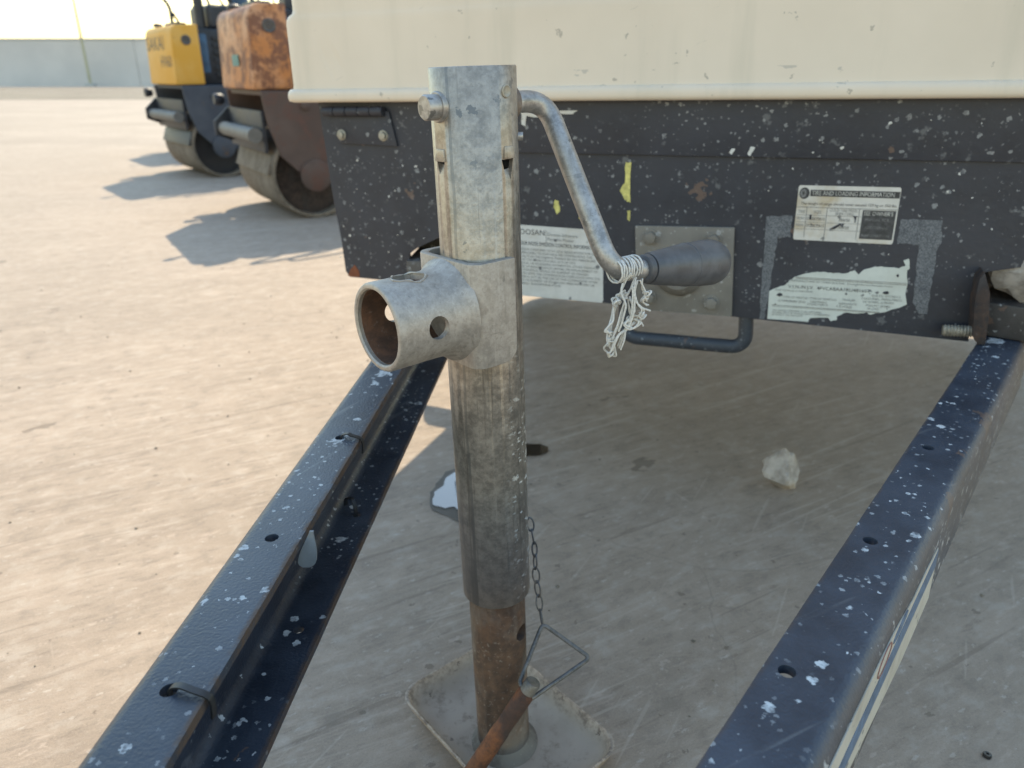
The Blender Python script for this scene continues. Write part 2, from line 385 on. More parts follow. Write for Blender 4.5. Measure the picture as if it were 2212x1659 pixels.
M_conc = m_concrete()
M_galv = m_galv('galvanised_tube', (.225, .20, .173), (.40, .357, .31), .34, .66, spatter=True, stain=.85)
M_galv2 = m_galv('galvanised_socket', (.31, .282, .252), (.44, .402, .362), .5, .5, stain=.3)
M_galv3 = m_galv('galvanised_rod', (.25, .242, .235), (.43, .415, .40), .38, .65, stain=.4)
M_wire = m_galv('dull_wire', (.10, .105, .11), (.20, .205, .21), .5, .7)
M_rust = m_rust('rusty_steel', (.075, .055, .045), (.15, .095, .065), (.20, .18, .16), .7)
M_pinrust = m_rust('orange_rust', (.07, .036, .025), (.24, .095, .042), (.05, .042, .042), .75)
M_plate = m_rust('dusty_footplate', (.17, .135, .10), (.25, .205, .155), (.28, .235, .18), .85)
def m_plate():
    s = Mat('dished_plate'); n = s.noise(60, 6, .7); f = s.noise(240, 3, .6); g = s.noise(18, 4, .6); z = s.sep()[2]
    c = s.mix(s.ramp(g, .35, .65), (.365, .29, .225), (.44, .355, .28))
    c = s.mix(s.math('MULTIPLY', s.ramp(n, .52, .68), .5), c, (.165, .125, .09))
    c = s.mix(s.math('MULTIPLY', s.specks(110, .4, None, .4, 4, .6), .7), c, (.10, .07, .055))
    rim = s.math('MULTIPLY', s.ramp(z, .008, .024), s.ramp(s.math('ADD', s.math('MULTIPLY', n, .6), s.math('MULTIPLY', f, .4)), .40, .62))
    c = s.mix(s.math('MULTIPLY', rim, .5), c, (.105, .075, .062))
    return s.out(c, .8, 0, s.bump(s.math('ADD', n, s.math('MULTIPLY', f, .5)), .5, .0008), .3)
M_dish = m_plate()
M_inside = m_rust('pipe_inside', (.075, .045, .032), (.17, .085, .05), (.12, .095, .078), .35)
M_panel = m_black('panel_paint', (.0155, .017, .0255), (.038, .040, .052), .36, .55, big=110, fine=.6, peel=150)
M_chanL = m_black('channel_paint_left', (.019, .025, .038), (.055, .069, .094), .85, .40, rust_edge=(0, .0455, .0495))
M_chanR = m_black_web('channel_paint_right', (.021, .028, .043), (.066, .080, .108), 1.0, .40, rust_edge=(0, -.0465, -.0515), fine=.95)
M_steelblk = m_black('bracket_paint', (.035, .033, .033), (.10, .09, .085), .6, .5)
M_cream = m_cream()
M_hitch = m_black('hitch_plate_paint', (.12, .11, .098), (.22, .205, .18), .4, .6)
M_rubber = plain('grip_plastic', (.085, .088, .098), .45, 0, .2, 60, .1)
M_blackp = plain('black_plastic', (.016, .017, .019), .45, 0, .2, 80, .1)
M_tire = plain('tyre_rubber', (.02, .02, .02), .75)
M_str = plain('cotton_string', (.62, .60, .56), .85, 0, .12, 600, .3)
M_stone = m_stone()
M_scuff = m_scuff()
M_labw = m_label('label_white')
M_labt = m_label('label_tan', (.60, .58, .54), (.42, .33, .20), .8)
M_labg = m_label('label_greenish', (.58, .61, .57), (.45, .45, .39), .3)
M_labs = m_label('stripe_label', (.50, .47, .40), (.30, .26, .20), .55)
M_ink = plain('label_ink', (.055, .055, .058), .6, 0, .3, 200, 0)
M_inkl = plain('faded_ink', (.20, .20, .20), .6, 0, .3, 200, 0)
M_white = plain('white_print', (.55, .54, .50), .6, 0, .2, 200, 0)
M_blue = plain('blue_print', (.10, .15, .23), .55, 0, .25, 150, 0)
M_red = plain('faded_red_print', (.30, .14, .12), .55, 0, .2, 150, 0)
M_yel = plain('yellow_residue', (.62, .56, .18), .7, 0, .2, 120, .2)
M_rustpatch = m_rust('rust_patch', (.15, .05, .025), (.24, .085, .04), (.18, .07, .04), .3)
M_bolt = m_galv('zinc_bolt', (.24, .225, .19), (.40, .37, .31), .5, .5)

# ------------------------------------------------------------------ ground, wall, far things
def subgrid(name, x0, x1, y0, y1, z, m):
    b = MB().add([(x0, y0, z), (x1, y0, z), (x1, y1, z), (x0, y1, z)], [(0, 1, 2, 3)])
    return tag(b.build(name, m, smooth=0), kind='structure')
subgrid('ground', -400, 400, -60, 900, 0, M_conc)
s = Mat('gravel'); gn = s.noise(1.2, 5, .7, s.map((.25, 1, 1))); gf = s.noise(9, 4, .7)
c = s.mix(s.ramp(gn, .35, .65), (.20, .165, .125), (.31, .265, .21)); c = s.mix(s.math('MULTIPLY', s.ramp(gf, .45, .6), .5), c, (.15, .128, .10))
subgrid('gravel_strip', -120, 120, 21.5, 40.6, .006, s.out(c, .9, 0, s.bump(gf, .8, .05), .2))
s = Mat('pale_kerb'); c = s.mix(s.noise(2), (.42, .39, .34), (.52, .48, .42))
subgrid('wall_apron', -120, 120, 40.6, 43.4, .012, s.out(c, .8))
# rendered boundary wall in long panels
s = Mat('grey_render'); n = s.noise(.6, 4); c = s.mix(s.ramp(n, .35, .7), (.47, .46, .45), (.52, .505, .49)); M_wall = s.out(c, .8)
s = Mat('wall_coping'); M_cop = s.out(s.mix(s.noise(3), (.34, .35, .34), (.42, .42, .41)), .8)
wall = thing('boundary_wall', Matrix.Translation((-30, 43.2, 0)) @ Matrix.Rotation(R(-.9), 4, 'Z'), 'long pale grey boundary wall behind the yard under the white sky', 'wall')
for i in range(12):
    b = MB().box((-60+i*10+.012, 0, 0), (-60+i*10+9.988, .2, 2.25)); b.build('panel', M_wall, wall, 30, .01, 1)
MB().box((-60, -.03, 2.25), (60, .23, 2.36)).build('coping', M_cop, wall, 30, .02, 1)
# slender pole in front of the wall
pb = hit(196, 184, None, 2, 0)
pole = thing('light_pole', Matrix.Translation((pb.x*42.2/pb.y, 42.2, 0)), 'slender yellowish pole standing before the grey boundary wall', 'pole')
M_pole = plain('pole_paint', (.36, .35, .24), .5, 0, .1, 3)
MB().lathe([(0, .16), (.02, .16), (.03, .075), (9.0, .045)], (0, 0, 0), (0, 0, 1), 16).build('mast', M_pole, pole)
MB().box((-.22, -.22, 0), (.22, .22, .16)).build('footing', M_cop, pole, 30, .02)
MB().tube(bend([(0, 0, 8.9), (0, 0, 9.2), (.9, 0, 9.3)], .2), .035).box((.75, -.12, 9.22), (1.35, .12, 9.34)).build('lamp_head', M_pole, pole)

# ------------------------------------------------------------------ trailer frame (the compressor leans a little to its left)
TAZ, TROLL, ZC = 21.7, -1.0, 0.335
O = hit(1300, 655, None, 2, ZC)
TM = Matrix.Translation(O) @ Matrix.Rotation(R(-TAZ), 4, 'Z') @ Matrix.Rotation(R(TROLL), 4, 'Y')
def tp(x, y, yt=0.0):      # pixel to (x, z) on a plane parallel to the front panel
    p = hit(x, y, TM, 1, yt); return (p.x, p.z)
def tf(x, y, zt=0.0):      # pixel to a point on the drawbar's top plane
    return hit(x, y, TM, 2, zt)
comp = thing('air_compressor', TM, 'towable air compressor with cream canopy, black front panel and V-shaped drawbar', 'compressor')

# drawbar channels: local x across, y along (towards the machine), z up, top face at z = 0
def chan(p0, p1, side, near, far):
    d = (p1-p0); d.z = 0; d.normalize(); a = math.atan2(d.y, d.x)-math.pi/2
    return Matrix.Translation((p0.x, p0.y, 0)) @ Matrix.Rotation(a, 4, 'Z'), d
LW, LH, LT = .050, .105, .0065
def channel(name, M, sgn, y0, y1, m, label):
    r = .011
    # C profile open towards +x (sgn = 1) or -x (sgn = -1); x = 0 is the outer face of the web
    pr = [(LW, 0)]+[(r-r*math.sin(R(a)), -r+r*math.cos(R(a))) for a in range(0, 91, 15)]
    pr += [(r-r*math.cos(R(a)), -LH+r-r*math.sin(R(a))) for a in range(0, 91, 15)]+[(LW, -LH), (LW, -LH+LT)]
    ri = r-LT+.006
    pr += [(LT+ri-ri*math.sin(R(a)), -LH+LT+ri-ri*math.cos(R(a))) for a in range(0, 91, 22)]
    pr += [(LT+ri-ri*math.cos(R(a)), -LT-ri+ri*math.sin(R(a))) for a in range(0, 91, 22)]+[(LW, -LT)]
    pr = [(sgn*x, z) for x, z in pr]
    # a little waviness along the length so edges are not ruler-straight
    nseg = 40; vs = []; fs = []; n = len(pr)
    for k in range(nseg+1):
        y = y0+(y1-y0)*k/nseg
        for (x, z) in pr:
            wv = .0004*mnoise.noise(Vector((y*40, z*30, sgn)))
            vs.append((x+(wv if abs(x) > LW*.9 else 0), y, z))
    for k in range(nseg):
        for i in range(n): fs.append((k*n+i, k*n+(i+1) % n, (k+1)*n+(i+1) % n, (k+1)*n+i))
    fs += [tuple(range(n)), tuple(range(nseg*n, nseg*n+n))[::-1]]
    o = MB().add(vs, fs).build(name, m, comp, 35, M=M)
    if label: o['label'] = label
    return o
pL0, pL1 = tf(144, 1659), tf(794, 776)
pR0, pR1 = tf(1480, 1659), tf(2096, 749)
ML, dL = chan(pL0, pL1, 1, 0, 0)
MR_, dR = chan(pR0, pR1, -1, 0, 0)
# the right profile is measured from its open inner edge: shift the frame to the outer face of the web
MR = MR_ @ Matrix.Translation((LW+.004, 0, 0))
def inchan(M, x, y, z=0.0):
    return hit(x, y, TM @ M, 2, z)
def yfor(M):               # channel-local y where the channel meets the panel plane (yt = 0)
    o = M @ Vector((0, 0, 0)); d = M.to_3x3() @ Vector((0, 1, 0)); return -o.y/d.y
cl = channel('drawbar_channel', ML, 1, -.34, yfor(ML)+.10, M_chanL, 'dark blue-black drawbar channel with its open side showing')
cr = channel('drawbar_channel', MR, -1, -.42, yfor(MR)+.10, M_chanR, 'dark drawbar channel spattered with white paint, striped sticker on its web')
def hole(M, x, y, z, r):
    p = inchan(M, x, y, z); return MB().cyl((p.x, p.y, z-.02), (p.x, p.y, z+.02), r, seg=20), p
HL = [hole(ML, 587, 1162, 0, .0052), hole(ML, 365, 1491, 0, .0052), hole(ML, 735, 945, 0, .0052)]
HLb = [hole(ML, 645, 1360, -LH+LT, .0045), hole(ML, 770, 1112, -LH+LT, .0045)]
cut(cl, [h[0] for h in HL+HLb], 35)
HR = [hole(MR, 2005, 967, 0, .0052), hole(MR, 1880, 1168, 0, .0052), hole(MR, 1700, 1450, 0, .0052)]
cut(cr, [h[0] for h in HR], 35)
# web of the right channel carries a long striped sticker
def web(x, y):
    p = hit(x, y, TM @ MR, 0, 0.0); return (p.y, min(-.0125, max(-LH+.012, p.z)))
def webface(off): return lambda q: Vector((off, q[0], q[1]))
poly = [web(*p) for p in ((2025, 1182), (2017, 1225), (1994, 1329), (1940, 1440), (1832, 1659), (1789, 1659), (1830, 1546), (1874, 1470), (1929, 1366), (1969, 1296), (2000, 1230))]
y_near = min(p[0] for p in poly)
ext = [(y_near-.16, -LH+.012), (y_near-.16, -.0125)]
poly = poly[:5]+ext+poly[5:]
stk = MB().prism(poly, webface(.0002), webface(.0009)).build('sticker', M_labs, cr)
def z47(zx, zy): return web(1755.3+zx*.3056, 1152+zy*.3056)
a0, a1, b0, b1 = z47(845, 270), z47(835, 345), z47(175, 1610), z47(120, 1659)
sl = [z47(842, 275), z47(700, 540), z47(560, 800), z47(400, 1090), z47(130, 1659)]; sr = [z47(838, 330), z47(735, 545), z47(600, 800), z47(430, 1120), z47(178, 1659)]
zt_, zb_ = sum(p[1] for p in sl)/5, sum(p[1] for p in sr)/5
MB().prism([(sl[0][0], zt_), (sr[0][0]-.004, zb_), (y_near-.16, zb_), (y_near-.16, zt_)], webface(.0009), webface(.0012)).build('blue_stripe', M_blue, stk)
def ring_on_web(cx, cy, ry, rz, m, name, w_=.0012):
    pts = [(cx+ry*math.cos(a), cy+rz*math.sin(a)) for a in np.linspace(0, 2*math.pi, 28, endpoint=False)]
    MB().tube([Vector((.0013, p[0], p[1])) for p in pts], w_/2, 6, closed=True).build(name, m, stk)
q = z47(497, 890); ring_on_web(q[0], max(q[1], -.03), .016, .009, M_red, 'emblem_ring', .0007)
q = z47(605, 690); MB().prism([(q[0]+.02*math.cos(a), max(q[1], -.026)+.0055*math.sin(a)) for a in np.linspace(0, 2*math.pi, 24, endpoint=False)], webface(.0009), webface(.0013)).build('emblem_oval', M_blue, stk)

# nose: gusset plate and towing eye where the two channels meet (just below the frame of the photograph)
A = ML @ Vector((0, 0, 0)); Bp = MR @ Vector((0, 0, 0))
den = dL.x*dR.y-dL.y*dR.x; tt = ((Bp.x-A.x)*dR.y-(Bp.y-A.y)*dR.x)/den; apex = A+dL*tt
nose = MB().box((apex.x-.07, apex.y-.06, -.1), (apex.x+.07, apex.y+.16, -.008)).build('nose_block', M_steelblk, comp, 30, .006)
eye = MB().tube([(apex.x+.05*math.cos(a), apex.y-.13, -.05+.05*math.sin(a)) for a in np.linspace(0, 2*math.pi, 24, endpoint=False)], .016, 12, closed=True)
eye.cyl((apex.x, apex.y-.08, -.05), (apex.x, apex.y-.04, -.05), .022).build('towing_eye', M_steelblk, comp)

# front panel: black sheet, notched where the channels pass
XR = 2*((pL1+pR1)/2).x-tp(690, 300)[0]          # mirrored right end
def P(*l): return [tp(*p) for p in l]
left = P((686, 215), (700, 300), (716, 405), (722, 440), (738, 520), (747, 585), (756, 598))
nl = P((890, 611), (884, 548), (900, 536), (960, 508), (985, 505), (1000, 622))
nr = P((2092, 738), (2100, 640), (2128, 588), (2330, 560), (2345, 770))
zb = tp(2345, 770)[1]
poly = left+nl+nr+[(XR-.03, zb), (XR, nr[-1][1]+.30)]
pf = lambda off: (lambda q: Vector((q[0], off, q[1])))
panel = MB().prism(poly, pf(0), pf(.005)).build('front_panel', M_panel, comp, 30)
panel['label'] = 'black sheet panel with stickers, specks of white paint and peeled yellow residue'
ztop = tp(1300, 212)[1]; zr0 = tp(1300, 333)[1]
xl0, xl1 = tp(1110, 300)[0], XR-.02
MB().box((xl0, -.004, zr0), (xl1, -.0003, ztop+.03)).build('upper_rail', M_panel, comp, 30, .0015)
# boxed members that carry the drawbar through the notches
for (M_, side) in ((ML, 1), (MR, -1)):
    yp = yfor(M_)
    x0, x1 = (-.022, LW+.03) if side == 1 else (-LW-.012, .045)
    bx_ = MB().box((x0, yp-.005, .0005), (x1, yp+.28, .045)).build('drawbar_box', M_steelblk, comp, 30, .004, M=M_)
    MB().box((x0-.04, yp+.09, .046), (x1+.03, yp+.28, .15)).build('notch_dark_plate', M_steelblk, comp, 30, .003, M=M_)  # dark plate added to block the bright background, keeps the notch interior dark
# gusset and threaded stud by the right channel
g0 = [tp(*p, -.035) for p in ((2112, 744), (2101, 728), (2106, 650), (2116, 604), (2128, 590), (2139, 634), (2136, 690), (2128, 744))]
gus = MB().prism(g0, pf(-.035), pf(.03)).build('gusset', m_rust('rusty_black', (.028, .026, .028), (.07, .046, .036), (.055, .056, .06), .6), comp, 30, .0006)
s0, s1 = hit(2036, 713, TM, 1, -.02), hit(2100, 716, TM, 1, -.02)
pr = [(0, .0), (0, .0065)]; L = (s1-s0).length; nth = 9
for k in range(nth): pr += [((k+.25)*L/nth, .0062), ((k+.75)*L/nth, .0078)]
MB().lathe(pr+[(L, .0065), (L, 0)], s0, s1-s0, 20).build('threaded_stud', M_bolt, comp, 30)

# hinge and its bolts, left of the panel
h0, h1 = tp(700, 232), tp(832, 248); hz = (h0[1]+h1[1])/2
leaf = MB().prism(P((716, 240), (842, 240), (861, 316), (738, 309)), pf(-.0045), pf(-.0004)).build('hinge_leaf', M_panel, comp, 30, .001)
kx = np.linspace(tp(705, 240)[0], tp(835, 240)[0], 6); kz = tp(770, 240)[1]
for i in range(5):
    MB().cyl((kx[i]+.0006, -.009, kz), (kx[i+1]-.0006, -.009, kz), .0075, seg=18).build('hinge_knuckle', M_panel, leaf, 40, .0006)
def hexbolt(x, z, y, r, m, parent, name='bolt', h=.006):
    b = MB().cyl((x, y, z), (x, y-.0015, z), r*1.35, seg=24)
    b.prism([(x+r*math.cos(a), z+r*math.sin(a)) for a in np.linspace(.3, .3+2*math.pi, 6, endpoint=False)], pf(y-.0015), pf(y-h))
    return b.build(name, m, parent, 30, .0006)
for p in ((738, 291), (828, 293)):
    q = tp(*p, -.005); hexbolt(q[0], q[1], -.0046, .0062, M_bolt, comp)
# hitch plate with bolts and a round boss
plate = MB().prism([tp(*p, -.004) for p in ((1372, 487), (1587, 491), (1581, 684), (1376, 668))], pf(-.006), pf(-.0003)).build('latch_plate', M_hitch, comp, 30, .0015)
for p in ((1406, 512), (1542, 518), (1402, 641), (1537, 653)):
    q = tp(*p, -.006); hexbolt(q[0], q[1], -.0062, .0085, M_hitch, plate, h=.009)
q = tp(1468, 585, -.006)
MB().lathe([(0, .036), (.004, .036), (.010, .031), (.016, .024), (.016, .016), (.008, .014), (.008, 0)], (q[0], -.0062, q[1]), (0, -1, 0), 36).build('boss', M_hitch, plate)
# U-shaped hand bar below the panel
hb = [hit(*p, TM, 1, .012) for p in ((1352, 640), (1350, 726), (1360, 727), (1592, 747), (1612, 690), (1612, 640))]
hb = [hit(*p, TM, 1, .012) for p in ((1352, 640), (1348, 727), (1610, 751), (1613, 650))]
MB().tube(bend(hb, .024, 9), .0105, 14).build('hand_bar', m_black('bar_paint', (.03, .033, .04), (.07, .075, .085), .5, .5), comp)
# paint residue, rust corner, scuffs
def patch(pts, name, m, off, parent=panel, th=.0004, jag=0.0, sub=1):
    q = P(*pts)
    if sub > 1:
        o = []
        for i in range(len(q)):
            a, b = q[i], q[(i+1) % len(q)]
            for k in range(sub):
                t = k/sub; o.append((a[0]+(b[0]-a[0])*t+(rng.uniform(-jag, jag) if k else 0), a[1]+(b[1]-a[1])*t+(rng.uniform(-jag, jag) if k else 0)))
        q = o
    return MB().prism(q, pf(-off), pf(-off-th)).build(name, m, parent, 0)
patch(((1352, 350), (1364, 350), (1362, 438), (1350, 432), (1339, 412), (1350, 395)), 'yellow_residue', M_yel, .0001, jag=.0012, sub=4)
patch(((1355, 455), (1362, 455), (1360, 478), (1355, 474)), 'yellow_residue', M_yel, .0001, jag=.0007, sub=3)
patch(((1199, 432), (1207, 434), (1210, 455), (1203, 463), (1196, 448)), 'yellow_residue', M_yel, .0001, jag=.0008, sub=3)
patch(((1252, 464), (1258, 467), (1256, 476), (1251, 473)), 'yellow_residue', M_yel, .0001, jag=.0005, sub=2)
patch(((1128, 243), (1250, 238), (1240, 246), (1195, 246), (1184, 256), (1140, 250), (1138, 272), (1129, 268)), 'peeled_paint', M_labw, .0045, jag=.001, sub=3)
patch(((1615, 332), (1622, 316), (1632, 318), (1622, 336)), 'paint_chip', M_labw, .0044, jag=.0006, sub=3)
patch(((1575, 330), (1582, 320), (1589, 321), (1582, 333)), 'paint_chip', M_labw, .0044, jag=.0006, sub=3)
patch(((752, 596), (757, 582), (766, 572), (776, 585), (777, 599)), 'rust_patch', M_rustpatch, .0001, jag=.0006, sub=3)
SCF = [((1655, 468), (1712, 466), (1708, 512), (1680, 512), (1672, 560), (1660, 640), (1650, 690), (1640, 690), (1650, 560)),
       ((1946, 473), (2036, 476), (2034, 520), (2022, 545), (2014, 610), (2002, 680), (1985, 678), (1972, 650), (1985, 540), (1984, 528), (1938, 527))]
for sct in SCF: patch(sct, 'adhesive_mark', M_scuff, .0001, jag=.0012, sub=6)
# loose splatters of pale paint on the panel
for i in range(60):
    cx, cy = (rng.uniform(1650, 2205), rng.uniform(240, 580)) if i < 30 else (rng.uniform(735, 930), rng.uniform(330, 580))
    if (1705 < cx < 1955 and 390 < cy < 535): continue
    r_ = rng.choice((1.2, 1.5, 1.8, 2.2, 3.2)); el = rng.uniform(.6, 1.6); n = 9; rot = rng.uniform(0, 3)
    pts = []
    for k in range(n):
        a = 2*math.pi*k/n; rr = r_*rng.uniform(.55, 1.25); x, y = rr*el*math.cos(a), rr*math.sin(a)
        pts.append((cx+x*math.cos(rot)-y*math.sin(rot), cy+x*math.sin(rot)+y*math.cos(rot)))
    patch(pts, 'paint_splash', M_labw if i % 3 else M_scuff, .0001 if tp(cx, cy)[1] < zr0 else .0041)

# ------------------------------------------------------------------ stickers with their print
def text_mesh(txt, align='LEFT'):
    cu = bpy.data.curves.new('t', 'FONT'); cu.body = txt; cu.size = 1.0; cu.resolution_u = 2; cu.align_x = align
    o = bpy.data.objects.new('t', cu); COL.objects.link(o)
    dg = bpy.context.evaluated_depsgraph_get(); me = bpy.data.meshes.new_from_object(o.evaluated_get(dg))
    bpy.data.objects.remove(o, do_unlink=True); return me
class Quad:
    """a sticker on the panel: u, v in 0..1 from its top left corner"""
    def __init__(s, corners, off, name, m, th=.0005, poly=None, label=None):
        s.c = [Vector(tp(*p)) for p in corners]; s.off = off+th
        pl = [s.uv(*p) for p in (poly or [(.012, 0), (.988, 0), (1, .03), (1, .97), (.988, 1), (.012, 1), (0, .97), (0, .03)])]
        s.o = MB().prism(pl, pf(-off), pf(-off-th)).build(name, m, panel, 0)
        if label: s.o['label'] = label
    def uv(s, u, v):
        a, b, c, d = s.c; q = (a*(1-u)+b*u)*(1-v)+(d*(1-u)+c*u)*v; return (q.x, q.y)
    def rect(s, u0, v0, u1, v1, name, m, lift=.0003):
        MB().prism([s.uv(u0, v0), s.uv(u1, v0), s.uv(u1, v1), s.uv(u0, v1)], pf(-s.off), pf(-s.off-lift)).build(name, m, s.o, 0)
    def poly(s, pts, name, m, lift=.0003):
        MB().prism([s.uv(*p) for p in pts], pf(-s.off), pf(-s.off-lift)).build(name, m, s.o, 0)
    def text(s, txt, u0, u1, v, h, m=None, name='lettering', lift=.0004, lines=0):
        """one or more lines stretched to fill u0..u1, baseline of the first line at v, cap height h"""
        me = text_mesh(txt)
        co = np.zeros(len(me.vertices)*3); me.vertices.foreach_get('co', co); co = co.reshape(-1, 3)
        x0, x1 = co[:, 0].min(), co[:, 0].max()
        out = []
        for x, y, z in co:
            q = s.uv(u0+(x-x0)/(x1-x0)*(u1-u0), v-y/.70*h); out.append((q[0], -s.off-lift, q[1]))
        me.vertices.foreach_set('co', np.array(out).ravel()); me.update()
        link(name, me, m or M_ink, s.o)
# noise label (its left edge runs behind the jack)
nz = Quad(((1078, 482), (1303, 498), (1303, 654), (1082, 634)), .0001, 'noise_label', M_labw, label='white noise emission label with small print')
nz.text('DOOSAN', .155, .45, .125, .075)
nz.rect(.463, .05, .467, .22, 'divider', M_inkl)
nz.text('Doosan Infracore', .48, .765, .125, .045, M_inkl); nz.text('Portable Power', .48, .73, .19, .045, M_inkl)
nz.text('COMPRESSOR NOISE EMISSION CONTROL INFORMATION', .07, .955, .272, .055)
body = ['THIS COMPRESSOR CONFORMS TO U.S. E.P.A. REGULATIONS FOR NOISE', 'EMISSIONS APPLICABLE TO PORTABLE AIR COMPRESSORS. THE', 'FOLLOWING ACTS OR THE CAUSING THEREOF BY ANY PERSON ARE',
        'PROHIBITED BY THE NOISE CONTROL ACT OF 1972', '(A) THE REMOVAL OR RENDERING INOPERATIVE, OTHER THAN FOR', 'THE PURPOSE OF MAINTENANCE, REPAIR, OR REPLACEMENT OF',
        'ANY NOISE CONTROL DEVICE OR ELEMENT OF DESIGN', 'INCORPORATED INTO THIS COMPRESSOR IN COMPLIANCE WITH THE', 'NOISE CONTROL ACT (B) THE USE OF THIS COMPRESSOR AFTER',
        'SUCH DEVICE OR ELEMENT OF DESIGN HAS BEEN REMOVED OR', 'RENDERED INOPERATIVE']
for i, t in enumerate(body): nz.text(t, .06, (.97, .90, .93, .74, .96, .95, .86, .97, .95, .92, .60)[i], .345+i*.0485, .031, M_inkl)
# tyre and loading label
ty = Quad(((1726, 400), (1948, 405), (1928, 528), (1713, 517)), .0001, 'tyre_label', M_labt, label='scuffed tyre and loading information sticker')
ty.rect(.125, .075, .995, .19, 'header_bar', M_ink)
ty.text('TIRE AND LOADING INFORMATION', .14, .945, .168, .078, M_white, lift=.0007)
ty.poly([(.065+.052*math.cos(a), .14+.105*math.sin(a)) for a in np.linspace(0, 2*math.pi, 28, endpoint=False)], 'tyre_picture', M_ink)
ty.poly([(.055+.030*math.cos(a), .14+.075*math.sin(a)) for a in np.linspace(0, 2*math.pi, 20, endpoint=False)], 'wheel_picture', M_inkl, .0006)
for k in range(5):
    a = k*1.2566; ty.poly([(.055+.006*math.cos(a+1.57), .14+.012*math.sin(a+1.57)), (.055+.026*math.cos(a), .14+.065*math.sin(a)), (.055-.006*math.cos(a+1.57), .14-.012*math.sin(a+1.57))], 'spoke_picture', M_ink, .0008)
ty.text('The weight of cargo should never exceed 159 kg or 350 lbs.', .04, .985, .345, .05)
ty.rect(.0, .385, 1.0, .395, 'rule', M_inkl)
for u in (.105, .31, .63): ty.rect(u, .39, u+.006, .94, 'rule', M_inkl)
for v in (.53, .66, .79): ty.rect(.01, v, .66, v+.006, 'rule', M_inkl)
ty.text('TIRE', .02, .09, .50, .055, M_inkl); ty.text('SIZE', .18, .26, .50, .055, M_inkl); ty.text('COLD TIRE PRESS.', .34, .62, .455, .05, M_inkl); ty.text('(KPA / LBS)', .40, .58, .515, .05, M_inkl)
ty.text('FRONT', .015, .095, .62, .05, M_inkl); ty.text('ST205/75R15', .12, .30, .625, .055); ty.text('350/50', .44, .55, .63, .055)
ty.text('REAR', .015, .09, .745, .05, M_inkl); ty.text('ST205/75R15', .12, .30, .75, .055); ty.text('350/50', .44, .55, .765, .055)
ty.rect(.665, .41, .985, .925, 'notice_panel', M_ink)
ty.text("SEE OWNER'S", .68, .96, .50, .07, M_white, lift=.0007)
ty.text('MANUAL FOR', .70, .93, .60, .05, M_inkl, lift=.0007); ty.text('ADDITIONAL', .70, .93, .74, .05, M_inkl, lift=.0007); ty.text('INFORMATION', .68, .95, .885, .05, M_inkl, lift=.0007)
ty.poly([(.37, .76), (.46, .66), (.475, .68), (.50, .655), (.49, .735), (.46, .70), (.41, .775)], 'torn_patch', M_panel, .0008)
ty.rect(.145, .525, .163, .61, 'torn_patch', M_panel, .0008); ty.poly([(.575, .52), (.625, .52), (.61, .545), (.612, .63), (.598, .64), (.592, .55)], 'torn_patch', M_panel, .0008)
# torn identification label
def z44(zx, zy): return ((2980+zx/3.3515)/1.823, (1000+zy/3.3515)/1.823)
oc = [z44(190, 80), z44(2010, 200), z44(1990, 960), z44(140, 860)]
cc = [Vector(tp(*p)) for p in oc]
def inv(p):                # pixel to u, v of the torn label
    t = Vector(tp(*p)); u, v = .5, .5
    for _ in range(25):
        a, b, c_, d = cc; q = (a*(1-u)+b*u)*(1-v)+(d*(1-u)+c_*u)*v; e = t-q
        du = (b-a)*(1-v)+(c_-d)*v; dv = (d-a)*(1-u)+(c_-b)*u; D = du.x*dv.y-du.y*dv.x
        u += (e.x*dv.y-e.y*dv.x)/D; v += (du.x*e.y-du.y*e.x)/D
    return (u, v)
tz = [(165, 490), (230, 455), (390, 400), (420, 360), (500, 300), (600, 270), (780, 240), (880, 235), (1000, 255), (1180, 255), (1290, 215), (1340, 270), (1420, 205), (1560, 165), (1720, 175), (1880, 190), (1965, 150), (1940, 80), (2010, 65), (2020, 190), (1985, 220), (1985, 420), (1960, 520), (1980, 665), (1880, 710), (1640, 775), (1500, 800), (1440, 770), (1330, 785), (1180, 770), (1060, 820), (1055, 870), (975, 890), (940, 840), (700, 845), (680, 900), (140, 855)]
jz = []
for i, p in enumerate(tz):
    a, b = p, tz[(i+1) % len(tz)]; torn = 1 <= i <= 20 or 24 <= i <= 34
    for k in range(4 if torn else 1):
        t = k/4; j = 7 if (k and torn) else 0
        jz.append((a[0]+(b[0]-a[0])*t+rng.uniform(-j, j), a[1]+(b[1]-a[1])*t+rng.uniform(-j, j)))
vl = Quad(oc, .0001, 'identification_label', M_labg, poly=[inv(z44(*p)) for p in jz], label='torn pale green identification label')
def U(zx, zy): return inv(z44(zx, zy))
def vline(x0, y0, x1, y1, w_, m=M_inkl): vl.poly([U(x0, y0), U(x1, y1), U(x1, y1+w_), U(x0, y0+w_)], 'rule', m)
vline(510, 300, 1975, 385, 8); vline(520, 318, 1975, 405, 8); vline(200, 665, 1620, 765, 7); vline(205, 685, 1600, 775, 5)
vline(165, 855, 680, 893, 5)
def vtext(t, x0, y0, x1, h, m=M_inkl):
    a, b = U(x0, y0), U(x1, y0+(x1-x0)*.062); vl.text(t, a[0], b[0], (a[1]+b[1])/2, abs(U(x0, y0)[1]-U(x0, y0-h)[1]), m)
vtext('MANUFACTURED BY / FABRIQUE PAR:  Doosan Infracore Portable Power', 450, 358, 1800, 26)
vtext('V.I.N./N.I.V.  4FVCABAA1RU481607', 415, 445, 1490, 44, M_ink); vtext('THIS VEHICLE CONFORMS', 240, 480, 740, 24)
vtext('TYPE OF VEHICLE / TYPE DE VEHICULE', 350, 575, 1050, 28); vtext('TRAILER', 1125, 615, 1300, 28)
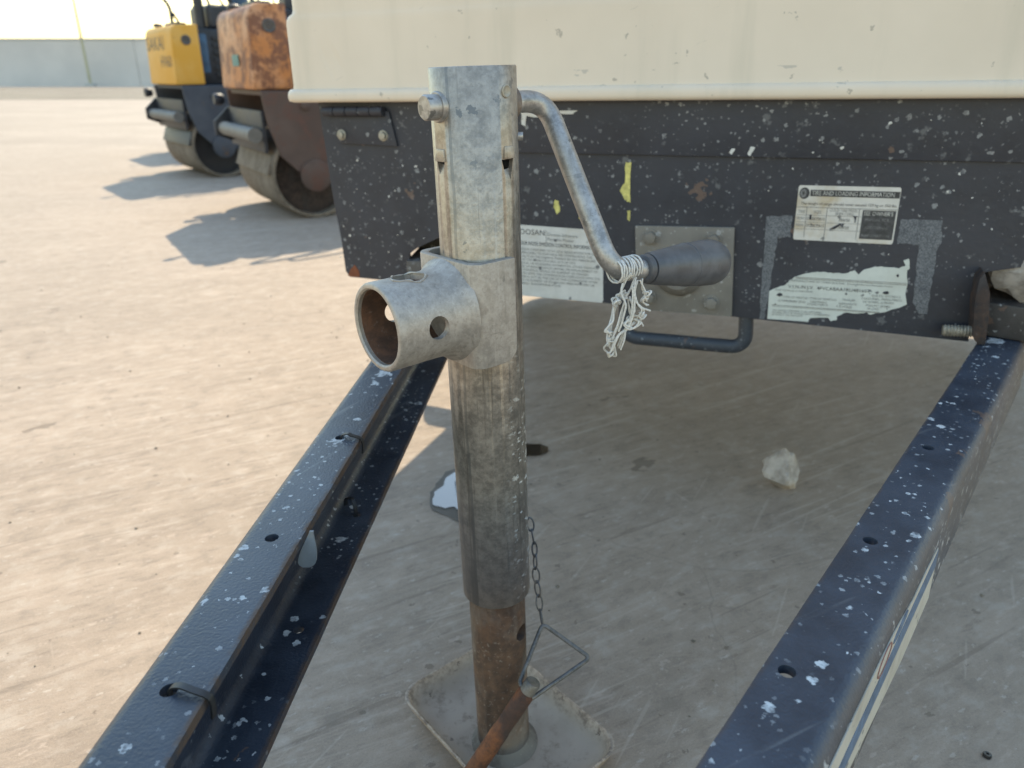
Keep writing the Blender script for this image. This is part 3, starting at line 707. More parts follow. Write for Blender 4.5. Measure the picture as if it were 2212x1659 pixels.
vtext('GVWR/PNBV (KG)', 280, 625, 640, 30); vtext('TIRE/PNEU', 700, 640, 920, 28); vtext('ST205/75R15', 665, 672, 935, 28); vtext('RIM/JANTE', 1085, 665, 1320, 28); vtext('15X6JJ', 1055, 700, 1250, 28)
vtext('DATE 07/2012', 1520, 560, 1900, 28); vtext('COLD INFL. PRESS./PRESS.', 1380, 595, 1920, 28); vtext('DE GONFL. A FROID', 1400, 640, 1810, 28); vtext('PSI/LPC (KPA)', 1440, 690, 1760, 28); vtext('50 (345)', 1455, 730, 1610, 26)
vtext('THIS VEHICLE CONFORMS TO ALL APPLICABLE', 205, 745, 850, 24); vtext('FEDERAL MOTOR VEHICLE SAFETY STANDARDS', 205, 775, 960, 24); vtext('IN EFFECT ON THE DATE', 205, 805, 600, 22)
for (x, y, a, b) in ((1705, 512, 45, 24), (1860, 285, 20, 22), (300, 535, 40, 26), (1180, 525, 14, 14)):
    vl.poly([U(x+a*math.cos(t)*rng.uniform(.7, 1.1), y+b*math.sin(t)*rng.uniform(.7, 1.1)) for t in np.linspace(0, 2*math.pi, 11, endpoint=False)], 'torn_hole', M_panel, .0006)

# ------------------------------------------------------------------ cream canopy, chassis and wheels
CY = -.022
xl = tp(616, 140, CY)[0]-.013; xc = (xl+XR)/2; hw = (XR+.045-xl)/2; xc = xl+hw
zlip0 = tp(1300, 218, CY)[1]; zlip1 = tp(1300, 181, CY)[1]; zstep = tp(640, 34, CY)[1]
def canopy_ring(ins, z, rad, depth):
    iy = min(ins, .007)+max(0, ins-.022)*.8        # the side step does not run round the front
    return [Vector((x, y, z)) for x, y in rrect(xc-hw+ins, xc+hw-ins, CY+iy, CY+depth-iy, rad, 6)]
def loft(b, rings):
    n = len(rings[0]); base = len(b.v)
    for r_ in rings: b.v += [tuple(p) for p in r_]
    for i in range(len(rings)-1):
        for k in range(n): b.f.append((base+i*n+k, base+i*n+(k+1) % n, base+(i+1)*n+(k+1) % n, base+(i+1)*n+k))
    b.f.append(tuple(range(base, base+n))[::-1]); b.f.append(tuple(range(base+(len(rings)-1)*n, base+len(rings)*n)))
    return b
DEP = 1.75; zt = zlip0
lipr = [(.006, zt), (.001, zt+.002), (0, zt+.006), (0, zlip1-.010), (.001, zlip1-.006), (.004, zlip1-.002)]
bodyr = [(.006, zlip1-.003), (.007, zlip1+.004), (.007, zstep-.010), (.008, zstep-.005), (.012, zstep), (.020, zstep+.004), (.022, zstep+.010), (.022, zstep+.62), (.03, zstep+.72), (.055, zstep+.78), (.10, zstep+.81), (.16, zstep+.82)]
lip = loft(MB(), [canopy_ring(i, z, .022, DEP) for i, z in lipr]).build('canopy_lip', M_cream, comp, 60)
can = loft(MB(), [canopy_ring(i, z, .024, DEP) for i, z in bodyr]).build('canopy', M_cream, comp, 50)
can['label'] = 'scuffed cream sheet canopy'
# chassis below
MB().box((xc-hw+.10, .20, zt-.10), (xc-hw+.16, DEP-.1, zt-.012)).build('side_rail', M_steelblk, comp, 30, .004)
MB().box((xc+hw-.16, .20, zt-.10), (xc+hw-.10, DEP-.1, zt-.012)).build('side_rail', M_steelblk, comp, 30, .004)
for sx in (-1, 1):  # unseen skirts, added and stepped to shape the sunlit patch on the ground
    xs = xc+sx*(hw-.085)
    MB().prism([(.012, .045), (.72, .045), (.76, -.08), (1.62, -.08), (1.62, zt-.012), (.012, zt-.012)], lambda q: Vector((xs-.003, q[0], q[1])), lambda q: Vector((xs+.003, q[0], q[1]))).build('shadow_skirt', M_panel, comp, 30, .001)
MB().cyl((xc-hw+.02, 1.0, zt-.24), (xc+hw-.02, 1.0, zt-.24), .03).build('axle', M_steelblk, comp)
WR = .33
for sx in (-1, 1):
    x0 = xc+sx*(hw-.16); wz = zt-.24
    zg = (TM.inverted() @ Vector((*(TM @ Vector((x0+sx*.09, 1.0, 0))).xy, 0))).z
    rr = min(WR, wz-zg-.002)
    ax = (sx, 0, 0)
    wh = MB().lathe([(0, rr*.62), (0, rr*.80), (.012, rr*.93), (.03, rr*.985), (.09, rr), (.15, rr*.985), (.168, rr*.93), (.18, rr*.80), (.18, rr*.62)], (x0, 1.0, wz), ax, 48, closed=True).build('tyre', M_tire, comp, 40)
    MB().lathe([(.03, 0), (.03, rr*.25), (.06, rr*.45), (.02, rr*.60), (.02, rr*.63), (.165, rr*.63), (.165, rr*.56), (.10, rr*.5), (.12, rr*.22), (.14, rr*.18), (.14, 0)], (x0, 1.0, wz), ax, 36).build('rim', M_labw, wh)
    fen = MB(); n = 18; pts = []
    for k in range(n+1):
        a = R(10+160*k/n); pts.append((1.0+math.cos(a)*(rr+.06), wz+math.sin(a)*(rr+.06)))
    for k in range(n, -1, -1):
        a = R(10+160*k/n); pts.append((1.0+math.cos(a)*(rr+.055), wz+math.sin(a)*(rr+.055)))
    xa, xb = sorted((x0-sx*.012, x0+sx*.20))
    for k in range(n):
        i, j = k, k+1; i2, j2 = 2*n+1-k, 2*n-k
        q4 = [pts[i], pts[j], pts[j2], pts[i2]]
        fen.prism(q4, lambda q: Vector((xa, q[0], q[1])), lambda q: Vector((xb, q[0], q[1])))
    fen.build('fender', M_steelblk, comp, 40)
MB().box((xc-hw+.2, DEP-.2, zt-.3), (xc-hw+.24, DEP-.16, zt-.011)).build('rear_prop', M_steelblk, comp, 30, .004)

# ------------------------------------------------------------------ cable ties and clip on the left channel
def strap(pts, wv, w_, th, name, m, label, cat, group=None):
    """a flat band along pts (channel coordinates) of width w_ along wv"""
    pts = [Vector(p) for p in pts]; wv = Vector(wv).normalized(); vs = []; fs = []; n = len(pts)
    for i, p in enumerate(pts):
        t = (pts[min(i+1, n-1)]-pts[max(i-1, 0)]).normalized(); nn = t.cross(wv).normalized()
        for a, b in ((-1, -1), (1, -1), (1, 1), (-1, 1)): vs.append(p+wv*(a*w_/2)+nn*(b*th/2))
    for i in range(n-1):
        for k in range(4): fs.append((i*4+k, i*4+(k+1) % 4, i*4+4+(k+1) % 4, i*4+4+k))
    fs += [(3, 2, 1, 0), tuple(range(4*n-4, 4*n))]
    W = TM @ ML; b = MB().add([W @ v for v in vs], fs)
    return tag(b.build(name, m, None, 40), label, cat, group)
for (h, lab) in ((HL[1][1], 'black cable tie looped through a flange hole beside peeled rust and white splashes'), (HL[2][1], 'thin black cable tie looped over the flange edge close under the jack socket')):
    path = catmull([(h.x-.001, h.y, -.012), (h.x+.001, h.y, .001), (h.x+.008, h.y-.001, .0048), (LW-.008, h.y-.003, .0042), (LW+.001, h.y-.004, .0015), (LW+.003, h.y-.004, -.004), (LW+.002, h.y-.004, -.014)], 6)
    strap(path, (.1, 1, 0), .0042, .0013, 'cable_tie', M_blackp, lab, 'cable tie', 'cable ties on the drawbar')
h = HLb[1][1]
strap(catmull([(h.x-.001, h.y-.002, -LH-.004), (h.x, h.y-.001, -LH+.012), (h.x-.004, h.y+.004, -LH+.022), (h.x-.012, h.y+.010, -LH+.020), (h.x-.015, h.y+.013, -LH+.010)], 6), (.7, .7, 0), .004, .0013, 'cable_tie', M_blackp, 'curled broken black cable tie poking up inside the open channel', 'cable tie', 'cable ties on the drawbar')
pc = TM @ ML @ hit(664, 1142, TM @ ML, 0, LW+.003); pe = hit(653, 1219, None, 1, pc.y-.006)
tl = []
for k in range(17):
    t = k/16; tl.append((pc.lerp(pe, t), .0015+.0056*math.sin(min(1, t*1.2)*math.pi/2)**1.3*(1 if t < .8 else math.sqrt(max(0, 1-((t-.8)/.205)**2)))))
vs = []; fs = []
for p, w_ in tl:
    for a, b in ((-1, 0), (1, 0), (1, 1), (-1, 1)): vs.append(p+Vector((a*w_+.004, b*.0018-.004, 0)))
for i in range(len(tl)-1):
    for k in range(4): fs.append((i*4+k, i*4+(k+1) % 4, i*4+4+(k+1) % 4, i*4+4+k))
fs += [(3, 2, 1, 0), tuple(range(len(vs)-4, len(vs)))]
tag(MB().add(vs, fs).build('plastic_clip', plain('grey_plastic', (.16, .18, .20), .4, 0, .1, 60, .05), None, 60), 'grey tongue-shaped plastic clip hanging under the channel flange', 'clip')

# ------------------------------------------------------------------ the jack
JX, JY, LEAN = -.0085, .578, 1.75
JM = Matrix.Translation((JX, JY, .004)) @ Matrix.Rotation(R(-LEAN), 4, 'Y')
jack = thing('trailer_jack', JM, 'galvanised trailer jack standing upright on a rusty dished foot plate', 'jack')
D = Vector((-.766, -.643, 0)); N = Vector((.643, -.766, 0)); Z = Vector((0, 0, 1))
RO = .0318
def jz(px, py, y=0.0): return hit(px, py, JM, 1, y).z
ztop = jz(1020, 143); zbot = jz(1078, 1312, -RO*.9)
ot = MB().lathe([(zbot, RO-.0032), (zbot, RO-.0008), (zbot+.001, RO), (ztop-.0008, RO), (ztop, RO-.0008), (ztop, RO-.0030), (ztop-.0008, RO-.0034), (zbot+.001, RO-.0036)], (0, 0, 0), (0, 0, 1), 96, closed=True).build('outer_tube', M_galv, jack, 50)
# pressed-in lances near the top, dents lower down
def onr(px, py, r=RO):     # pixel to the tube surface
    M = JM; Mi = M.inverted(); o = Mi @ Vector((0, 0, CAMH)); d = Mi.to_3x3() @ ray(px, py)
    a = d.x**2+d.y**2; b = 2*(o.x*d.x+o.y*d.y); c = o.x**2+o.y**2-r*r; disc = max(0, b*b-4*a*c)
    return o+d*((-b-math.sqrt(disc))/(2*a))
cutters = []
for (px, py) in ((952, 352), (1098, 362)):
    p = onr(px, py); n = Vector((p.x, p.y, 0)).normalized(); t = Z.cross(n)
    b = MB(); vs = []
    for (a, z, r_) in ((-.0062, .006, .005), (.0062, .006, .005), (.0062, .006, -.007), (-.0062, .006, -.007), (-.0022, -.009, .005), (.0022, -.009, .005), (.0022, -.009, .0002), (-.0022, -.009, .0002)):
        vs.append(p+t*a+Z*z+n*r_)
    cutters.append(b.add(vs, [(0, 1, 2, 3), (7, 6, 5, 4), (0, 4, 5, 1), (1, 5, 6, 2), (2, 6, 7, 3), (3, 7, 4, 0)]))
for (px, py, w_, hgt) in ((1095, 905, .012, .0013), (1098, 940, .009, .0011), (1108, 880, .006, .0012), (1093, 1060, .006, .0014), (1065, 985, .004, .0009)):
    p = onr(px, py); n = Vector((p.x, p.y, 0)).normalized(); t = (Z.cross(n)+Z*.22).normalized()
    m_ = MB(); c_ = p+n*.0004
    m_.add([c_-t*w_/2, c_+t*w_/2, c_+Z*hgt+n*.004, c_-Z*hgt+n*.004, c_-n*.0007+Z*0], [(0, 4, 2), (4, 1, 2), (0, 3, 4), (4, 3, 1), (0, 2, 3), (1, 3, 2)])
    cutters.append(m_)
cut(ot, cutters, 50)
for (px, py) in ((952, 333), (1099, 326)):
    p = onr(px, py); n = Vector((p.x, p.y, 0)).normalized(); t = Z.cross(n); vs = []
    for (a, z, r_) in ((-.0055, -.0052, -.001), (.0055, -.0052, -.001), (.0055, -.0052, .0018), (-.0055, -.0052, .0018), (-.0048, .0035, -.001), (.0048, .0035, -.001), (.0048, .0035, .0009), (-.0048, .0035, .0009)):
        vs.append(p+t*a+Z*z+n*r_)
    MB().add(vs, [(0, 1, 2, 3), (7, 6, 5, 4), (0, 4, 5, 1), (1, 5, 6, 2), (2, 6, 7, 3), (3, 7, 4, 0)]).build('pressed_tab', M_galv, jack, 40, .0008)
# rivet and pins
p = onr(1093, 197); n = Vector((p.x, p.y, 0)).normalized()
MB().lathe([(-.001, .0045), (.0006, .0045), (.0009, .0038), (.0002, .0028), (.0002, 0)], p, n, 20).build('rivet', M_bolt, jack)
zax = jz(1030, 226)
ax0 = Vector((0, 0, zax))
MB().lathe([(.024, .0106), (RO+.0010, .0106), (RO+.002, .0098)], ax0, D, 32).build('washer', M_galv3, jack)
MB().lathe([(.02, .0088), (RO+.0105, .0088), (RO+.0118, .0078), (RO+.0118, 0)], ax0, D, 32).build('axle_end', M_galv3, jack)
MB().lathe([(.0, .0135), (RO+.002, .0135), (RO+.004, .0125)], ax0, -D, 32).build('bushing', m_rust('rusty_bush', (.12, .10, .09), (.25, .19, .14), (.28, .26, .24), .6), jack)
pp = hit(1127, 294, JM, 1, .004)
MB().cyl((pp.x-.012, pp.y, pp.z), (pp.x+.001, pp.y, pp.z), .0032, seg=14).build('cross_pin', M_galv3, jack)
# crank
c0 = ax0-D*(RO-.004); c1 = ax0-D*.070
c2 = hit(1322, 588, JM, 1, -.022); dn = -D
c3 = c2+dn*.040
crank = MB().tube(bend([c0, c1, c2, c2+(dn-Z*.115).normalized()*.055], [.026, .022], 10), .0082, 18).build('crank', M_galv3, jack)
gdir = (dn-Z*.115).normalized(); g0 = c2+gdir*.034; gl = .099
prof = [(.0, .0), (.0, .0095), (.001, .0112), (.006, .0118), (.0062, .0104), (.0075, .0102), (.0077, .0122), (.010, .0128), (.03, .0152), (.055, .0180), (.0552, .0183), (.0568, .0183), (.057, .0181), (.075, .0194), (.090, .0197), (.096, .0185), (gl, .0150), (gl, 0)]
grip = MB().lathe(prof, g0, gdir, 48).build('grip', M_rubber, crank, 35)
# socket: saddle plate hugging the tube and the cross-drilled stub pipe
zs = hit(818, 713, JM, 1, -.062).z+.002
PR, PI = .0335, .0285; l0, l1 = RO+.0052, .099
hh = .041; th = .0060; wv_ = RO+.0008
def pl(a, b): return D*a+N*b       # plan: a along D, b along N
outer = [pl(-.003, wv_+th), pl(l0-.012, wv_+th)]
for k in range(1, 7): a = R(90*k/6); outer.append(pl(l0-.012+.012*math.sin(a), wv_+th-.012+.012*math.cos(a)))
for k in range(0, 7): a = R(90*k/6); outer.append(pl(l0-.012+.012*math.cos(a), -(wv_+th-.012+.012*math.sin(a))))
outer += [pl(-.018, -(wv_+th))]
inner = [pl(-.018, -wv_), pl(l0-th-.006, -wv_), pl(l0-th, -wv_+.006), pl(l0-th, wv_-.006), pl(l0-th-.006, wv_), pl(-.003, wv_)]
poly3 = outer+inner
sad = MB().prism(poly3, lambda q: q+Z*(zs-hh), lambda q: q+Z*(zs+hh)).build('saddle', M_galv2, jack, 40, .0014)
ec = pl(-.012, wv_+th/2)
def corner_cut(zc_, sg):     # rounds the free lower corner of the saddle's leg
    b = MB(); r = .014; poly = [(-.03, sg*.03), (r, sg*.03)] ; arc = [(r-r*math.sin(R(a)), sg*(-r+r*math.cos(R(a)))) for a in range(0, 91, 15)]
    poly = [(-.01, sg*.01), (r, sg*.01)]+arc+[(-.01, -sg*r)]
    return b.prism(poly, lambda q: pl(-.003+q[0], wv_-.003)+Z*(zc_+q[1]), lambda q: pl(-.003+q[0], wv_+th+.003)+Z*(zc_+q[1]))
cut(sad, [corner_cut(zs-hh, -1)], 40)
sock = MB().lathe([(l0-.003, PI), (l0-.003, PR+.0075), (l0+.0005, PR+.0068), (l0+.003, PR+.0045), (l0+.007, PR+.002), (l0+.013, PR+.0004), (l0+.02, PR), (l1-.002, PR), (l1-.0006, PR-.0008), (l1, PR-.002), (l1, PI+.0012), (l1-.0012, PI), (l0+.02, PI)], Z*zs, D, 72, closed=True)
sock = sock.build('socket_pipe', M_galv2, sad, 40)
ho = .066
c1_ = MB().cyl(D*ho+Z*zs-N*.06, D*ho+Z*zs+N*.06, .0088, seg=28)
top = MB(); rag = []
for k in range(22):
    a = 2*math.pi*k/22; rr = .0092*(1+.16*math.sin(3*a+1)+.10*math.sin(5*a)); rag.append((rr*1.25*math.cos(a), rr*1.30*math.sin(a)))
top.prism(rag, lambda q: D*(ho+.003+q[0])+N*q[1]+Z*zs, lambda q: D*(ho+.003+q[0]*1.05)+N*q[1]*1.05+Z*(zs+.06))
cut(sock, [c1_, top], 40)
bur = [D*(ho+.003+q[0]*1.06)+N*q[1]*1.06+Z*(zs+math.sqrt(PR**2-(q[1]*1.06)**2)+.0002) for q in rag]
MB().tube(bur, [.0005+.0007*math.sin(k*1.9)**2 for k in range(22)], 8, closed=True).build('burr', M_galv2, sad)
MB().lathe([(l0-.001, PI-.0001), (l0-.001, PI-.0006), (l1-.004, PI-.0006), (l1-.004, PI-.0001)], Z*zs, D, 64, closed=True).build('rusty_bore', M_inside, sad)
bore = [o for o in bpy.data.objects if o.name.startswith('rusty_bore')][-1]
cut(bore, [MB().cyl(D*ho+Z*zs-N*.06, D*ho+Z*zs+N*.06, .0089, seg=28), top], 40)
# inner tube with weld ridges and pin hole
RI = .0268
prof2 = []
nseg = 96; vs = []; fs = []; zl = [.006, .05, .10, .15, .20, .30]
a_r = math.atan2(*(onr(1044, 1400, RI).yx))
for z in zl:
    for k in range(nseg):
        a = 2*math.pi*k/nseg; d1 = (a-a_r+math.pi) % (2*math.pi)-math.pi
        r_ = RI+.0013*math.exp(-(d1/.06)**2)-.0009*math.exp(-((d1-.17)/.06)**2)
        vs.append((r_*math.cos(a), r_*math.sin(a), z))
for i in range(len(zl)-1):
    for k in range(nseg): fs.append((i*nseg+k, i*nseg+(k+1) % nseg, (i+1)*nseg+(k+1) % nseg, (i+1)*nseg+k))
fs += [tuple(range(nseg))[::-1], tuple(range((len(zl)-1)*nseg, len(zl)*nseg))]
it = MB().add(vs, fs).build('inner_tube', M_rust, jack, 50)
p = onr(1128, 1366, RI); n = Vector((p.x, p.y, 0)).normalized()
cut(it, [MB().cyl(p-n*.012, p+n*.01, .0085, seg=24)], 50)
pa = onr(1078, 1432, RI)
# dished foot plate, its long side across the socket's line
def ring(ax_, ay, r_, z): return [N*x+D*y+Z*z+Vector((.002, .010, 0)) for x, y in rrect(-ax_, ax_, -ay, ay, r_, 8)]
AX, AY = .100, .066
fp = MB(); n = len(ring(1, 1, .1, 0))
rows = [(0, .0, .034), (-.001, .022, .034), (.0005, .0245, .034), (-.003, .0225, .031), (-.007, .0135, .028), (-.013, .0068, .024), (-.024, .0046, .016)]
rows = [(-.016, -.0035, .010), (-.006, -.001, .016), (-.0005, .010, .020), (.0035, .0205, .023), (.0042, .0222, .0235), (.0025, .0232, .023), (.0005, .0218, .022), (-.0035, .0115, .019), (-.009, .0042, .016), (-.020, .0012, .008)]
vs = []; fs = []
for (o_, z, r_) in rows: vs += ring(AX+o_, AY+o_, r_, z+.003)
for i in range(len(rows)-1):
    for k in range(n): fs.append((i*n+k, i*n+(k+1) % n, (i+1)*n+(k+1) % n, (i+1)*n+k))
fs += [tuple(range(n))[::-1], tuple(range((len(rows)-1)*n, len(rows)*n))]
vs = [Vector(v)+Vector((0, 0, .0008*mnoise.noise(Vector(v)*25))) for v in vs]
foot = fp.add(vs, fs).build('foot_plate', M_dish, jack, 60, M=Matrix.Rotation(R(LEAN), 4, 'Y'))
MB().lathe([(.0035, RI+.009), (.006, RI+.006), (.010, RI+.0025), (.015, RI-.001)], (0, 0, 0), (0, 0, 1), 40).build('weld_bead', M_plate, jack)

# chain, wire ring and pull pin hanging from the jack
JI = JM.inverted()
def J(px, py, Y):          # pixel at world depth Y to jack coordinates
    return JI @ hit(px, py, None, 1, Y)
ct = [J(*p) for p in ((1143, 1118, .606), (1152, 1165, .604), (1157, 1205, .602), (1156, 1232, .60), (1162, 1272, .594), (1166, 1312, .586), (1172, 1350, .575))]
dense = catmull(ct, 12); acc = [0]
for a, b in zip(dense, dense[1:]): acc.append(acc[-1]+(b-a).length)
chain = bpy.data.objects.new('chain', None); COL.objects.link(chain); chain.parent = jack
NL = 8; Lk = acc[-1]/NL
def at(sv):
    sv = max(0, min(acc[-1], sv))
    for i in range(len(acc)-1):
        if acc[i+1] >= sv: t = (sv-acc[i])/max(1e-9, acc[i+1]-acc[i]); return dense[i].lerp(dense[i+1], t)
    return dense[-1]
for k in range(NL):
    a, b = at(k*Lk-.0012), at((k+1)*Lk+.0012); mid = (a+b)/2; t = (b-a).normalized(); s_ = t.orthogonal().normalized().lerp(Vector((1, 0, 0)), .0)
    s_ = (Matrix.Rotation(R(90*k+25*math.sin(k*2.1)+20), 3, t) @ s_); L2 = (b-a).length/2
    loop = [mid+t*(L2*math.cos(q_)*(1 if abs(math.cos(q_)) > .3 else 1))+s_*(.0034*math.sin(q_)*(.8+.2*abs(math.sin(q_)))) for q_ in np.linspace(0, 2*math.pi, 22, endpoint=False)]
    MB().tube(loop, .00085, 8, closed=True).build('link', M_wire, chain)
w_top, w_r, w_e, w_l = J(1172, 1347, .575), J(1275, 1421, .556), J(1163, 1499, .528), J(1121, 1477, .535)
w_in = J(1140, 1490, .53)
MB().tube(bend([w_in, w_l, w_top, w_r, w_e, w_e+(w_e-w_r)*.12], [.004, .006, .006, .004], 6), .0021, 10).build('pin_wire', M_wire, jack)
p0, p1 = J(1152, 1474, .531), J(1018, 1672, .522)
d = (p1-p0).normalized(); L = (p1-p0).length+.006
pin = MB().lathe([(.011, .0), (.011, .0078), (.0125, .0086), (.045, .0086), (.047, .0082), (.062, .0082), (.064, .0088), (L-.006, .0088), (L, .0066), (L, 0)], p0, d, 28).build('pull_pin', M_pinrust, jack, 35)
pin['label'] = 'orange-rusted pull pin'
MB().lathe([(-.001, 0), (-.001, .0066), (.0, .0074), (.0125, .0078), (.0125, 0)], p0, d, 24).build('pin_collar', M_wire, pin)

# ------------------------------------------------------------------ cotton string tied on the crank
strg = []
cw = JM @ (c2+dn*.006)
JD = (JM.to_3x3() @ dn).normalized(); up = Vector((0, 0, 1)); sd_ = JD.cross(up).normalized(); up = sd_.cross(JD)
sb = MB()
def wob(p, k): return Vector((mnoise.noise(p*90+Vector((k, 0, 0))), mnoise.noise(p*90+Vector((0, k, 7))), mnoise.noise(p*90+Vector((3, 0, k)))))
SR = .0008
for k in range(9):          # turns around the rod
    s0_ = -.004+k*.0028+rng.uniform(-.0006, .0006); sl_ = rng.uniform(-.004, .006)
    pts = [cw+JD*(s0_+sl_*math.sin(a/2))+(sd_*math.cos(a)+up*math.sin(a))*(.0084+rng.uniform(0, .0006)) for a in np.linspace(0, 2*math.pi, 22, endpoint=False)]
    sb.tube(pts, SR, 7, closed=True)
def pxs(px, py, dd=0.0): return hit(px, py, None, 1, cw.y+dd)
strands = [
    [(1362, 590), (1350, 610), (1336, 640), (1328, 668), (1322, 700), (1318, 722)],
    [(1372, 600), (1362, 625), (1350, 650), (1340, 690), (1330, 718), (1322, 730)],
    [(1378, 605), (1372, 630), (1378, 655), (1386, 668), (1378, 682), (1364, 676), (1358, 650), (1352, 640)],
    [(1384, 605), (1392, 625), (1396, 640), (1388, 650), (1398, 660)],
    [(1350, 628), (1338, 636), (1334, 648), (1328, 655), (1324, 668), (1320, 690), (1316, 705), (1310, 712), (1318, 720), (1326, 730)],
    [(1360, 640), (1368, 668), (1360, 690), (1348, 700), (1358, 712), (1374, 706), (1380, 694), (1366, 690), (1352, 702)],
    [(1368, 620), (1370, 660), (1362, 700), (1350, 716), (1344, 735), (1338, 752)],
    [(1322, 730), (1312, 742), (1306, 750), (1306, 757), (1318, 764), (1330, 768), (1328, 745), (1324, 732)],
    [(1326, 730), (1322, 748), (1326, 762), (1316, 771), (1314, 766), (1322, 756), (1330, 740), (1340, 722), (1350, 716)],
    [(1318, 700), (1312, 728), (1314, 745)],
    [(1352, 716), (1348, 738), (1340, 756)],
    [(1386, 664), (1392, 668), (1404, 672)],
    [(1378, 690), (1386, 698), (1390, 706)],
    [(1346, 612), (1344, 634), (1352, 660), (1346, 690), (1336, 716)],
    [(1392, 630), (1402, 632), (1400, 642), (1392, 640), (1398, 650)],
]
strands += [[(x+rng.uniform(-5, 5), y+rng.uniform(-5, 5)) for x, y in st] for st in strands[:10] for _ in range(1)]
for k, st in enumerate(strands):
    base = [pxs(x, y, -.006+.004*math.sin(k*1.7+i*.6)) for i, (x, y) in enumerate(st)]
    pts = [p+wob(p, k)*.0006 for p in catmull(base, 7)]
    sb.tube(pts, SR*rng.uniform(.75, 1.1), 7)
for (x, y, n) in ((1330, 655, 4), (1322, 728, 4), (1362, 696, 6), (1396, 640, 3), (1352, 640, 3), (1386, 684, 4)):   # knots
    for q_ in range(n):
        c_ = pxs(x+rng.uniform(-5, 5), y+rng.uniform(-6, 6), -.006+rng.uniform(-.003, .003)); u_ = Vector((rng.gauss(0, 1), rng.gauss(0, 1), rng.gauss(0, 1))).normalized(); v_ = u_.orthogonal().normalized()
        rr = rng.uniform(.0016, .0032)
        sb.tube([c_+(u_*math.cos(a)*1.3+v_*math.sin(a))*rr for a in np.linspace(0, rng.uniform(4.2, 6.2), 14)], SR*.85, 6)
tag(sb.build('string', M_str, None, 60), 'knotted white cotton string wound on the crank beside its grip', 'string')

# ------------------------------------------------------------------ stones and bits
def stone(name, loc, size, seed, label, M=None):
    bm = bmesh.new(); bmesh.ops.create_icosphere(bm, subdivisions=3, radius=1.0)
    off = Vector((seed*3.1, seed*1.7, seed*.9))
    dirs = [Vector((math.sin(k*2.4+seed), math.cos(k*1.7+seed*2), math.sin(k*3.3+seed*.7))).normalized() for k in range(11)]
    for v in bm.verts:
        p = v.co.copy(); r_ = 1.0
        for i, dd in enumerate(dirs):          # facets
            lim = .58+.07*(i % 4); dt = p.dot(dd)
            if dt*r_ > lim: r_ = lim/dt
        r_ *= 1+.07*mnoise.noise(p*2.2+off)+.05*mnoise.noise(p*6+off)+.02*mnoise.noise(p*15+off)
        v.co = Vector((p.x*size[0], p.y*size[1], p.z*size[2]))*r_
    mz = min(v.co.z for v in bm.verts)
    for v in bm.verts: v.co.z -= mz
    me = bpy.data.meshes.new(name); bm.to_mesh(me); bm.free(); me.shade_smooth(); me.set_sharp_from_angle(angle=R(14))
    o = link(name, me, M_stone); o.location = loc
    return tag(o, label, 'stone')
g = hit(1692, 1066, None, 2, 0)
stone('stone', (g.x, g.y+.022, -.001), (.034, .032, .042), 1.3, 'pale angular stone lying on the shaded concrete between the channels')
bw = TM @ MR @ Vector((-.005, yfor(MR)+.030, .0455))
sp = hit(2192, 660, TM, 1, .03)
bxw = TM @ Vector((sp.x, .022, (sp.z)))
zbx = (TM @ MR @ Vector((0, yfor(MR)+.02, .0448)))
stone('stone', (bxw.x+.004, bxw.y, zbx.z-.001), (.052, .040, .052), 4.2, 'brownish white stone wedged on the drawbar end in the panel notch')
g = hit(2131, 1635, None, 2, 0)
nb = MB().lathe([(0, .0018), (0, .0040), (.002, .0044), (.004, .0040), (.004, .0018)], (g.x, g.y, .0003), (.12, .1, 1), 12, closed=True)
tag(nb.build('washer', M_blackp, None, 30), 'tiny black washer lying on the concrete outside the drawbar', 'washer')
# wet patch of spilled water
def blot(name, pts, z, m, label=None, jag=.004):
    P_ = [hit(x, y, None, 2, z) for x, y in pts]; Q = catmull(P_, 8, True)
    Q = [Vector((q.x+jag*mnoise.noise(q*60), q.y+jag*1.6*mnoise.noise(q*60+Vector((9, 0, 0))), z)) for q in Q]
    n = len(Q); c_ = sum(Q, Vector())/n
    o = MB().add(Q+[c_], [(i, (i+1) % n, n) for i in range(n)]).build(name, m, None, 0)
    return tag(o, kind='structure')
s = Mat('damp_concrete'); M_damp = s.out(s.mix(s.noise(40, 4), (.075, .058, .042), (.12, .098, .075)), .55)
s = Mat('puddle_water'); M_wet = s.out(s.mix(s.noise(60, 3), (.035, .026, .018), (.055, .042, .030)), .045, 0, s.bump(s.noise(22, 2), .03, .002)); s.b.inputs['Coat Weight'].default_value = 1.0; s.b.inputs['Coat Roughness'].default_value = .02; s.b.inputs['Coat IOR'].default_value = 1.6
blot('damp_patch', ((928, 1092), (936, 1055), (960, 1024), (985, 1012), (1010, 1000), (1060, 1005), (1070, 1040), (1040, 1090), (1005, 1130), (975, 1118), (945, 1106)), .0015, M_damp)
blot('puddle', ((934, 1086), (942, 1060), (958, 1046), (966, 1030), (986, 1020), (1010, 1008), (1050, 1012), (1058, 1040), (1030, 1080), (1002, 1112), (985, 1094), (962, 1098), (948, 1094)), .003, M_wet)
blot('damp_patch', ((1120, 962), (1150, 958), (1175, 962), (1185, 970), (1170, 981), (1140, 984), (1115, 978)), .0015, M_wet)

